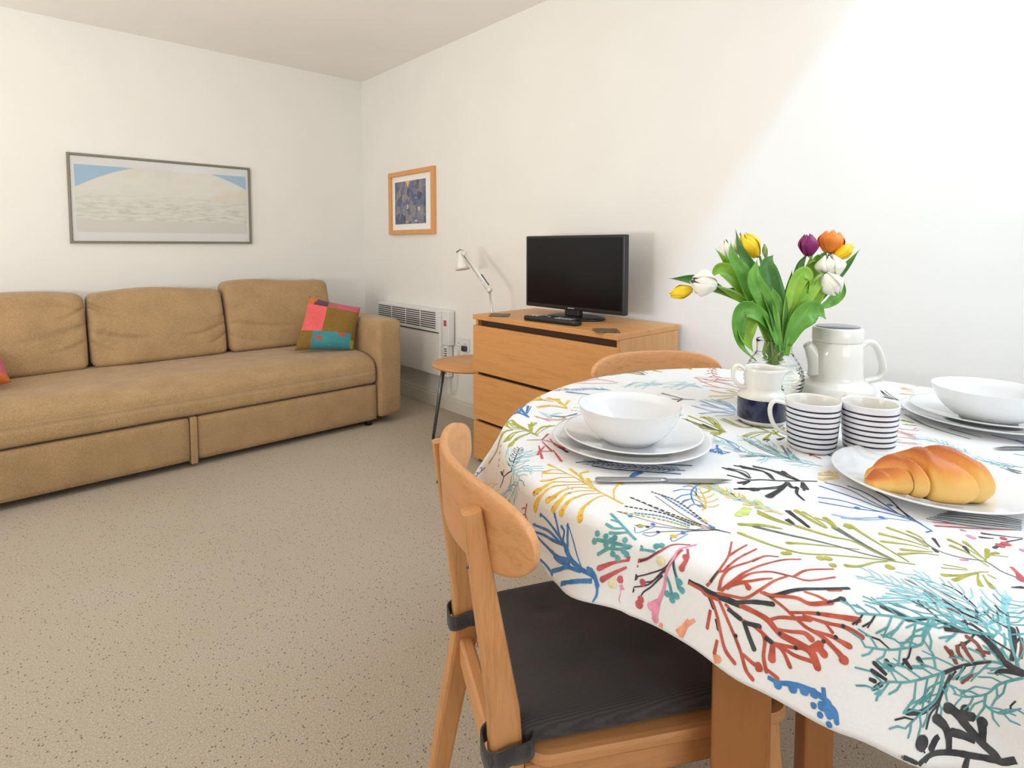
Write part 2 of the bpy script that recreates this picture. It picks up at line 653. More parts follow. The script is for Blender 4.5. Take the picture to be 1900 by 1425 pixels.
def scatter(name, label, tl, tr, br, bl, patch, thick=0.055, n=34):
    tl, tr, br, bl = [Vector(p) for p in (tl, tr, br, bl)]
    cen = (tl + tr + br + bl) / 4
    nrm = (tr - tl).cross(tl - bl).normalized()
    if nrm.y > 0:
        nrm = -nrm
    mb = MB()
    for side in (1, -1):
        vs = []
        for j in range(n + 1):
            for i in range(n + 1):
                u, v = i / n, j / n
                U, V = u * 2 - 1, v * 2 - 1
                pin = 0.045 * (1 - U * U) * V * abs(V) * 0.5, 0.045 * (1 - V * V) * U * abs(U) * 0.5
                uu, vv = u - pin[1], v - pin[0]
                p = (bl * (1 - uu) * (1 - vv) + br * uu * (1 - vv) + tl * (1 - uu) * vv + tr * uu * vv) - cen
                h = thick * (max(0, (1 - U ** 4) * (1 - V ** 4))) ** 0.55
                h *= 1 + 0.14 * noisy((u, v, 0), 5, 2)
                vs.append((p + nrm * (side * h))[:])
        for j in range(n):
            for i in range(n):
                a = j * (n + 1) + i
                f = (a, a + 1, a + n + 2, a + n + 1)
                mb.add([vs[q] for q in f], [(0, 1, 2, 3) if side > 0 else (3, 2, 1, 0)], PK.index(patch((i + .5) / n, (j + .5) / n)))
    o = mb.build(name, [PAT[k] for k in PK], None, cen, fixn=False)
    b = bmesh.new()
    b.from_mesh(o.data)
    bmesh.ops.remove_doubles(b, verts=b.verts, dist=1e-5)
    bmesh.ops.recalc_face_normals(b, faces=b.faces[:])
    b.to_mesh(o.data)
    b.free()
    o['label'] = label
    o['category'] = 'cushion'
    return o


def patch_a(u, v):
    if v > 0.90:
        return 'orange' if u < .17 else ('plum' if u < .42 else ('floral' if u < .58 else 'rose'))
    if v > 0.84 and u < .16:
        return 'orange'
    if v > .84 and u < .42:
        return 'plum'
    if v > 0.36:
        return 'coral' if u < 0.42 - .04 * (v - .36) and v < .84 else ('olive' if v < .86 else 'floral' if u < .6 else 'rose')
    if u < .26:
        return 'olive'
    if u > .93:
        return 'lime' if v < .22 else 'olive'
    if (u - .38) ** 2 + (v - .22) ** 2 < .0035 or (u - .78) ** 2 + (v - .33) ** 2 < .004:
        return 'floral'
    return 'teal'


scatter('scatter_cushion', 'patchwork cushion in olive, coral pink and teal, leaning in the right corner of the sofa',
        (1.514, 3.620, 0.795), (1.770, 3.415, 0.720), (1.700, 3.385, 0.452), (1.385, 3.560, 0.462), patch_a)
scatter('scatter_cushion', 'rose pink cushion at the left end of the sofa, only its corner in view',
        (-0.18, 3.82, 0.70), (0.02, 3.66, 0.58), (0.045, 3.56, 0.480), (-0.27, 3.60, 0.480), lambda u, v: 'rose' if v > .2 else 'orange', 0.05)

# ---------------------------------------------------------------- pictures
art1, nt, bsdf = mat('landscape_print', (0.7, 0.68, 0.6), 0.5)
v = coords(nt)
sep = nt.nodes.new('ShaderNodeSeparateXYZ')
nt.links.new(v, sep.inputs[0])
n1 = tex(nt, 'ShaderNodeTexNoise', coords(nt, (5, 5, 26)), Scale=2.2, Detail=7.0, Roughness=0.7)
land = ramp(nt, n1.outputs[0], [(0.28, (0.42, 0.37, 0.34)), (0.38, (0.72, 0.69, 0.60)), (0.52, (0.86, 0.84, 0.75)), (0.70, (0.90, 0.88, 0.80))])
n2 = tex(nt, 'ShaderNodeTexNoise', coords(nt, (3, 3, 5)), Scale=1.6, Detail=3.0)
hill = ramp(nt, n2.outputs[0], [(0.3, (0.84, 0.83, 0.73)), (0.5, (0.90, 0.88, 0.79)), (0.7, (0.90, 0.80, 0.62))])
low = nt.nodes.new('ShaderNodeMapRange')         # streaky ground low down, calm pale hill above
low.inputs['From Min'].default_value = 0.07
low.inputs['From Max'].default_value = -0.02
nt.links.new(sep.outputs['Z'], low.inputs['Value'])
mx = nt.nodes.new('ShaderNodeMix')
mx.data_type = 'RGBA'
nt.links.new(low.outputs[0], mx.inputs[0])
nt.links.new(hill, mx.inputs[6])
nt.links.new(land, mx.inputs[7])
fg = nt.nodes.new('ShaderNodeMath')
fg.operation = 'LESS_THAN'
fg.inputs[1].default_value = -0.125
nt.links.new(sep.outputs['Z'], fg.inputs[0])
mx2 = nt.nodes.new('ShaderNodeMix')
mx2.data_type = 'RGBA'
nt.links.new(fg.outputs[0], mx2.inputs[0])
nt.links.new(mx.outputs[2], mx2.inputs[6])
mx2.inputs[7].default_value = (0.80, 0.765, 0.71, 1)
# sky where z is above a broad parabola
sq = nt.nodes.new('ShaderNodeMath')
sq.operation = 'MULTIPLY'
xo = nt.nodes.new('ShaderNodeMath')
xo.operation = 'ADD'
xo.inputs[1].default_value = -0.04
nt.links.new(sep.outputs['X'], xo.inputs[0])
nt.links.new(xo.outputs[0], sq.inputs[0])
nt.links.new(xo.outputs[0], sq.inputs[1])
ad = nt.nodes.new('ShaderNodeMath')
ad.operation = 'MULTIPLY_ADD'
ad.inputs[1].default_value = 0.603
nt.links.new(sq.outputs[0], ad.inputs[0])
nt.links.new(sep.outputs['Z'], ad.inputs[2])
gt = nt.nodes.new('ShaderNodeMapRange')
gt.inputs['From Min'].default_value = 0.230
gt.inputs['From Max'].default_value = 0.240
nt.links.new(ad.outputs[0], gt.inputs['Value'])
mx3 = nt.nodes.new('ShaderNodeMix')
mx3.data_type = 'RGBA'
nt.links.new(gt.outputs[0], mx3.inputs[0])
nt.links.new(mx2.outputs[2], mx3.inputs[6])
mx3.inputs[7].default_value = (0.44, 0.62, 0.80, 1)
nt.links.new(mx3.outputs[2], bsdf.inputs['Base Color'])

art2, nt, bsdf = mat('abstract_print', (0.2, 0.22, 0.35), 0.6)
vo = tex(nt, 'ShaderNodeTexVoronoi', coords(nt, (1, 9, 7)), Scale=2.6, Randomness=0.9)
no = tex(nt, 'ShaderNodeTexNoise', coords(nt), Scale=16.0, Detail=6.0, Roughness=0.75)
mx = nt.nodes.new('ShaderNodeMix')
mx.inputs[0].default_value = 0.55
sepc = nt.nodes.new('ShaderNodeSeparateColor')
nt.links.new(vo.outputs['Color'], sepc.inputs[0])
nt.links.new(sepc.outputs[0], mx.inputs[2])
nt.links.new(no.outputs[0], mx.inputs[3])
nt.links.new(ramp(nt, mx.outputs[0], [(0.25, (0.07, 0.075, 0.11)), (0.42, (0.13, 0.15, 0.26)), (0.56, (0.20, 0.21, 0.29)),
                                      (0.72, (0.30, 0.27, 0.25))]), bsdf.inputs['Base Color'])

glz, nt, bsdf = mat('picture_glazing', (1, 1, 1), 0.02)
tr_ = nt.nodes.new('ShaderNodeBsdfTransparent')
gs_ = nt.nodes.new('ShaderNodeBsdfGlossy')
gs_.inputs['Roughness'].default_value = 0.03
mxs = nt.nodes.new('ShaderNodeMixShader')
fr_ = nt.nodes.new('ShaderNodeFresnel')
fr_.inputs['IOR'].default_value = 1.35
nt.links.new(fr_.outputs[0], mxs.inputs[0])
nt.links.new(tr_.outputs[0], mxs.inputs[1])
nt.links.new(gs_.outputs[0], mxs.inputs[2])
nt.links.new(mxs.outputs[0], nt.nodes['Material Output'].inputs['Surface'])


def frame_mb(w_, h, t, d, axis):
    """mitred frame around w_ x h, face t wide, d deep; axis 'x': hangs on the back wall, 'y': on the right wall"""
    mb = MB()
    rings = []
    prof = [(0, 0), (0, d - .002), (.002, d), (t - .002, d), (t, d - .003), (t, 0.004)]
    for (i, o) in prof:
        x, z = w_ / 2 - i, h / 2 - i
        rings.append([(-x, -o, -z), (x, -o, -z), (x, -o, z), (-x, -o, z)])
    vs = [p for r in rings for p in r]
    if axis == 'y':
        vs = [(p[1], -p[0], p[2]) for p in vs]
    fs = []
    for k in range(len(prof) - 1):
        for j in range(4):
            fs.append((k * 4 + j, k * 4 + (j + 1) % 4, k * 4 + 4 + (j + 1) % 4, k * 4 + 4 + j))
    return mb.add(vs, fs, 0, False)


pic = thing('framed_picture', 'wide framed print of a pale sandy landscape hanging above the sofa', 'picture', (0.8705, WY - .001, 1.408))
frame_mb(1.040, 0.540, 0.014, 0.022, 'x').build('frame', M['frame_grey'], pic)
MB().box(-.51, .51, -.008, -.001, -.26, .26, 0).build('mount', M['matboard'], pic)
MB().box(-.485, .490, -.0105, -.0085, -.200, .205, 0).build('print', art1, pic)
MB().box(-.506, .506, -.015, -.0135, -.256, .256, 0).build('glazing', glz, pic)

pic = thing('framed_picture', 'small wood framed blue abstract print on the right wall', 'picture', (WX - .001, 3.587, 1.439))
frame_mb(0.600, 0.466, 0.034, 0.026, 'y').build('frame', M['frame_wood'], pic)
MB().box(-.008, -.001, -.268, .268, -.20, .20, 0).build('mount', M['matboard'], pic)
p_ = MB()
p_.box(-.0105, -.0085, -.185, .225, -.155, .158, 0)
p_.build('print', art2, pic)
yl = mat('print_yellow', (0.78, 0.50, 0.18), 0.6)[0]
pw = mat('print_white', (0.55, 0.53, 0.50), 0.6)[0]
MB().add([(-.0108, .075, .157), (-.0108, .020, .157), (-.0108, .046, .115)], [(0, 1, 2)], 0, False).build('yellow_wedge', yl, pic)
for (y, z, a, b_) in ((.105, .055, .03, .004), (.118, .04, .004, .034), (.03, .02, .004, .03), (-.06, .03, .03, .004), (.05, -.03, .02, .03),
                      (-.10, -.05, .028, .028), (.10, -.07, .006, .05), (-.06, -.135, .035, .012), (.06, -.14, .04, .006)):
    MB().box(-.0110, -.0104, y - a / 2, y + a / 2, z - b_ / 2, z + b_ / 2, 0).build('pale_mark', pw, pic)

# ---------------------------------------------------------------- panel heater
ht = thing('panel_heater', 'white electric panel heater with a slatted grille, on the wall beside the sofa', 'heater', (2.205, 3.15, 0.24))
# local: y 0..0.82 away from the camera, z 0..0.45, x 0 front .. 0.08 wall
hb = MB()
hb.box(0.004, 0.075, 0.0, 0.82, 0, 0.448, 0.008)
hb.build('casing', M['white_metal'], ht)
gr = MB()
gr.box(-0.006, 0.006, 0.005, 0.815, 0.30, 0.448, 0.003)
gp = gr.build('grille', M['white_metal'], ht)
sl_ = MB()
for r_ in range(8):
    z = 0.322 + r_ * 0.0148
    for (a, b_) in ((0.035, 0.215), (0.228, 0.405), (0.418, 0.60), (0.613, 0.80)):
        sl_.box(-0.0068, -0.0055, a, b_, z, z + 0.0078, 0)
sl_.build('slots', M['slot'], gp)
MB().box(-0.0015, 0.006, 0.01, 0.81, 0.292, 0.298, 0).build('seam', M['slot'], ht)
cb = MB()
cb.box(0.022, 0.072, -0.075, -0.001, 0.215, 0.448, 0.006)
cbo = cb.build('control_box', M['white_metal'], ht)
MB().box(0.0195, 0.023, -0.052, -0.022, 0.345, 0.385, 0.001).build('switch', M['red'], cbo)
lo = MB()
lo.box(0.030, 0.07, -0.055, -0.001, 0.0, 0.214, 0.004)
loo = lo.build('side_vent', M['white_metal'], ht)
vs_ = MB()
for r_ in range(12):
    vs_.box(0.0285, 0.031, -0.042, -0.014, 0.02 + r_ * .015, 0.027 + r_ * .015, 0)
vs_.build('slots', M['slot'], loo)
pc = smooth_path([(2.262, 3.125, 0.25), (2.262, 3.12, 0.17), (2.25, 3.11, 0.12), (2.255, 3.06, 0.16), (2.265, 3.04, 0.3), (2.268, 3.03, 0.425)], 8)
MB().tube([Vector(p) - Vector((2.205, 3.15, 0.24)) for p in pc], 0.0035, 8).build('power_cord', M['stoneware'], ht)
so = thing('wall_socket', 'white double wall socket between the heater and the chest of drawers', 'socket', (WX, 2.99, 0.475))
MB().box(-0.011, -0.0005, -0.073, 0.073, -0.045, 0.045, 0.004).build('faceplate', M['white_metal'], so)
for dy in (-.036, .036):
    MB().box(-0.014, -0.010, dy - .009, dy + .009, 0.018, 0.034, 0.002).build('switch', M['white_metal'], so)
for dy in (-.036, .036):
    MB().box(-0.0118, -0.0105, dy - .002, dy + .002, -0.002, 0.008, 0).build('pin_hole', M['slot'], so)
    for e_ in (-.011, .011):
        MB().box(-0.0118, -0.0105, dy + e_ - .003, dy + e_ + .003, -.022, -.018, 0).build('pin_hole', M['slot'], so)
pl_ = MB().box(-0.034, -0.0125, -0.058, -0.016, -0.042, -0.006, 0.005)
po = pl_.build('power_plug', M['dkgrey'], None, (WX, 2.99, 0.475))
po['label'] = 'dark plug pushed into the wall socket'
po['category'] = 'plug'

# ---------------------------------------------------------------- chest of drawers
ch = thing('chest_of_drawers', 'oak veneer chest with three wide handleless drawers under the television', 'chest of drawers', (1.82, 1.835, 0))
# local: x 0 front .. 0.455 back, y -0.455..0.465
MB().box(0.0, 0.453, -0.457, 0.467, 0.746, 0.770, 0.0025).build('top', M['oak_y'], ch)
for (a, b_) in ((-0.455, -0.437), (0.447, 0.465)):
    MB().box(0.020, 0.450, a, b_, 0.0, 0.7455, 0.0015).build('side_panel', M['oak_z'], ch)
MB().box(0.445, 0.452, -0.436, 0.446, 0.03, 0.745, 0).build('back_panel', M['oak_z'], ch)
MB().box(0.045, 0.060, -0.436, 0.446, 0.01, 0.745, 0).build('recess_panel', M['recess'], ch)
for (z0, z1) in ((0.478, 0.716), (0.232, 0.462), (0.022, 0.216)):
    d = MB().box(0.001, 0.019, -0.455, 0.465, z0, z1, 0.002).build('drawer', M['oak_y'], ch)
    MB().box(0.020, 0.044, -0.430, 0.440, z0 + .012, z1 - .03, 0).build('drawer_box', M['recess'], d)

# ---------------------------------------------------------------- television and things on the chest
tv = thing('television', 'small black flat television standing on the chest of drawers', 'television', (2.075, 1.840, 0.7705))
tb = MB()
tb.box(-0.016, 0.016, -0.315, 0.315, 0.040, 0.402, 0.006)
tb.build('casing', M['black'], tv)
MB().box(0.016, 0.045, -0.22, 0.22, 0.06, 0.30, 0.012).build('rear_housing', M['dkgrey'], tv)
MB().box(-0.0175, -0.0155, -0.300, 0.300, 0.060, 0.390, 0).build('screen', M['screen'], tv)
lg = MB()
for k_ in range(6):
    lg.box(-0.0175, -0.0158, -0.020 + k_ * .007, -0.0155 + k_ * .007, 0.0485, 0.0525, 0)
lg.build('maker_mark', M['ltgrey'], tv)
MB().box(-0.012, 0.022, -0.045, 0.045, 0.012, 0.048, 0.004).build('neck', M['black'], tv)
st_ = MB()
st_.tube([(0.02, 0, 0.0), (0.02, 0, 0.004), (0.02, 0, 0.010), (0.02, 0, 0.012)], [(0.105, .16), (0.108, .165), (0.104, .16), (0.08, .12)], 40, up=(0, 1, 0))
st_.build('stand_base', M['black'], tv)

rm = thing('remote_control', 'black television remote lying in front of the television', 'remote control', (1.885, 1.80, 0.7707), math.radians(4))
rb = soft_box(-0.026, 0.026, -0.155, 0.155, 0.0, 0.024, 0.008, (6, 24, 4), (0, 0, 0.002))
MB().bm(rb).build('body', M['black'], rm)
bt = MB()
k_ = 0
for j in range(13):
    for i in range(3):
        y = -0.135 + j * 0.021
        bt.box(-0.019 + i * .0135, -0.010 + i * .0135, y, y + .010, 0.0245, 0.0275, 0.001, 1 if (j > 9 or (j in (4, 7) and i == 1)) else 0)
bt.build('buttons', [M['dkgrey'], M['ltgrey']], rm)
MB().box(-.020, .020, -.125, -.03, 0.0252, 0.0262, 0).build('label_strip', M['ltgrey'], rm)

mm, nt, bsdf = mat('slate_mat', (0.12, 0.08, 0.045), 0.55)
nn = tex(nt, 'ShaderNodeTexNoise', coords(nt), Scale=60.0, Detail=5.0)
nt.links.new(ramp(nt, nn.outputs[0], [(0.35, (0.085, 0.055, 0.03)), (0.65, (0.20, 0.145, 0.09))]), bsdf.inputs['Base Color'])
for (x, y, r_, lab) in ((1.885, 2.165, 40, 'dark square coaster at the far left corner of the chest top'),
                        (1.862, 1.470, 44, 'dark square coaster at the near corner of the chest top, beside the remote')):
    o = MB().box(-.05, .05, -.05, .05, 0, 0.005, 0.001).build('coaster', mm, None, (x, y, 0.7707), label=lab, category='coaster')
    o.rotation_euler = (0, 0, math.radians(r_ + 3))

# ---------------------------------------------------------------- side table and desk lamp
stt = thing('side_table', 'small round wooden side table with grey metal legs, behind the chest of drawers', 'side table', (2.035, 2.57, 0))
MB().lathe([(0, 0.432), (0.225, 0.432), (0.238, 0.440), (0.240, 0.447), (0.236, 0.450), (0, 0.450)], 72).build('tabletop', M['oak_y'], stt)
for a in (140, 260, 20):
    a = math.radians(a)
    p0 = Vector((0.17 * math.cos(a), 0.17 * math.sin(a), 0.431))
    p1 = Vector((0.235 * math.cos(a), 0.235 * math.sin(a), 0.0))
    MB().tube([p0, p0 * .5 + p1 * .5, p1], [0.0135, 0.011, 0.0085], 16).build('leg', M['leg_metal'], stt)

dl = thing('desk_lamp', 'cream jointed desk lamp with a small conical shade, standing on the side table', 'lamp', (2.05, 2.405, 0.4505))
MB().lathe([(0, 0), (0.062, 0), (0.064, 0.008), (0.055, 0.016), (0.012, 0.020), (0.010, 0.04), (0, 0.04)], 40).build('base', M['stoneware'], dl)
MB().tube([(0, 0, 0.035), (0, 0.0, 0.18), (0, 0.012, 0.30), (0, 0.035, 0.425)], 0.0058, 10).build('lower_arm', M['chrome'], dl)
ua = MB()
ua.tube([(0.006, 0.035, 0.425), (0.006, 0.268, 0.628)], 0.0065, 8)
uo = ua.build('upper_arm', M['stoneware'], dl)
MB().tube([(-0.006, 0.030, 0.408), (-0.006, 0.255, 0.610)], 0.003, 8).build('tension_rod', M['chrome'], uo)
MB().tube([(0.012, 0.055, 0.452), (0.012, 0.12, 0.508)], 0.0045, 8).build('spring', M['leg_metal'], uo)
for p in ((0, 0.035, 0.425), (0, 0.266, 0.626)):
    MB().tube([(-.014, p[1], p[2]), (.014, p[1], p[2])], 0.011, 14).build('joint', M['stoneware'], dl)
M_ = Matrix.Translation((0, 0.300, 0.640)) @ Matrix.Rotation(math.radians(-12), 4, 'X')
hd = MB().lathe([(0, -0.006), (0.012, -0.008), (0.017, -0.02), (0.024, -0.045), (0.036, -0.085), (0.044, -0.110), (0.042, -0.110),
                 (0.034, -0.085), (0.022, -0.045), (0.013, -0.02), (0, -0.015)], 32, 0, (0, 0), M_)
ho = hd.build('lamp_shade', M['stoneware'], dl)
MB().tube([(0, 0.262, 0.628), (0, 0.285, 0.648), (0, 0.305, 0.650), (0, 0.338, 0.634)], 0.0045, 8).build('shade_bracket', M['chrome'], dl)

# ---------------------------------------------------------------- tablecloth surface (unrolled cloth coordinates u, v from the table centre -> space)
TC = (1.19, 0.41)
TZ = 0.755
TR, TB = 0.590, 0.022                    # radius where the cloth starts to bend over the edge, bend radius
HANG = [(-180, .106), (-172, .102), (-166, .112), (-158, .122), (-150, .150), (-140, .19), (-120, .20), (-90, .17), (-60, .18), (-30, .16),
        (0, .13), (30, .13), (60, .12), (90, .10), (110, .10), (125, .100), (135, .108), (143, .120), (150, .145), (158, .152), (165, .136), (172, .116), (180, .106)]


def hang_len(deg):
    deg = (deg + 180) % 360 - 180
    return lerp_tab(HANG, deg)


def cloth(u, v):
    """point on the cloth top surface"""
    s = math.hypot(u, v)
    ph = math.atan2(v, u)
    deg = math.degrees(ph)
    far = 0.5 + 0.5 * math.cos(ph - math.radians(65))      # falls closer to the table on the far side, against the chair
    TRp = TR + 0.022 * math.exp(-((deg - 146) / 28.0) ** 2)
    d = s - TRp
    if d <= 0:
        r, z = s, TZ
    else:
        beta = math.radians(74 + 8 * math.sin(7 * ph + 0.9) + 5 * math.sin(13 * ph + 2) + 8 * far)
        db = TB * beta
        if d < db:
            r = TRp + TB * math.sin(d / TB)
            z = TZ - TB * (1 - math.cos(d / TB))
        else:
            L = d - db
            r = TRp + TB * math.sin(beta) + L * math.cos(beta)
            z = TZ - TB * (1 - math.cos(beta)) - L * math.sin(beta)
            a = min(1, L / 0.085) ** 1.0
            corner = math.exp(-((deg - 137) / 9.0) ** 2)
            r += a * (1 - .75 * far) * (0.016 * math.sin(11 * ph + 0.6 + 1.2 * math.sin(2 * ph)) + 0.006 * math.sin(23 * ph + 1)) + 0.035 * corner * a
    # slight unevenness of the cloth lying flat
    if d <= 0.0:
        z += 0.0
    return (TC[0] + r * math.cos(ph), TC[1] + r * math.sin(ph), z)
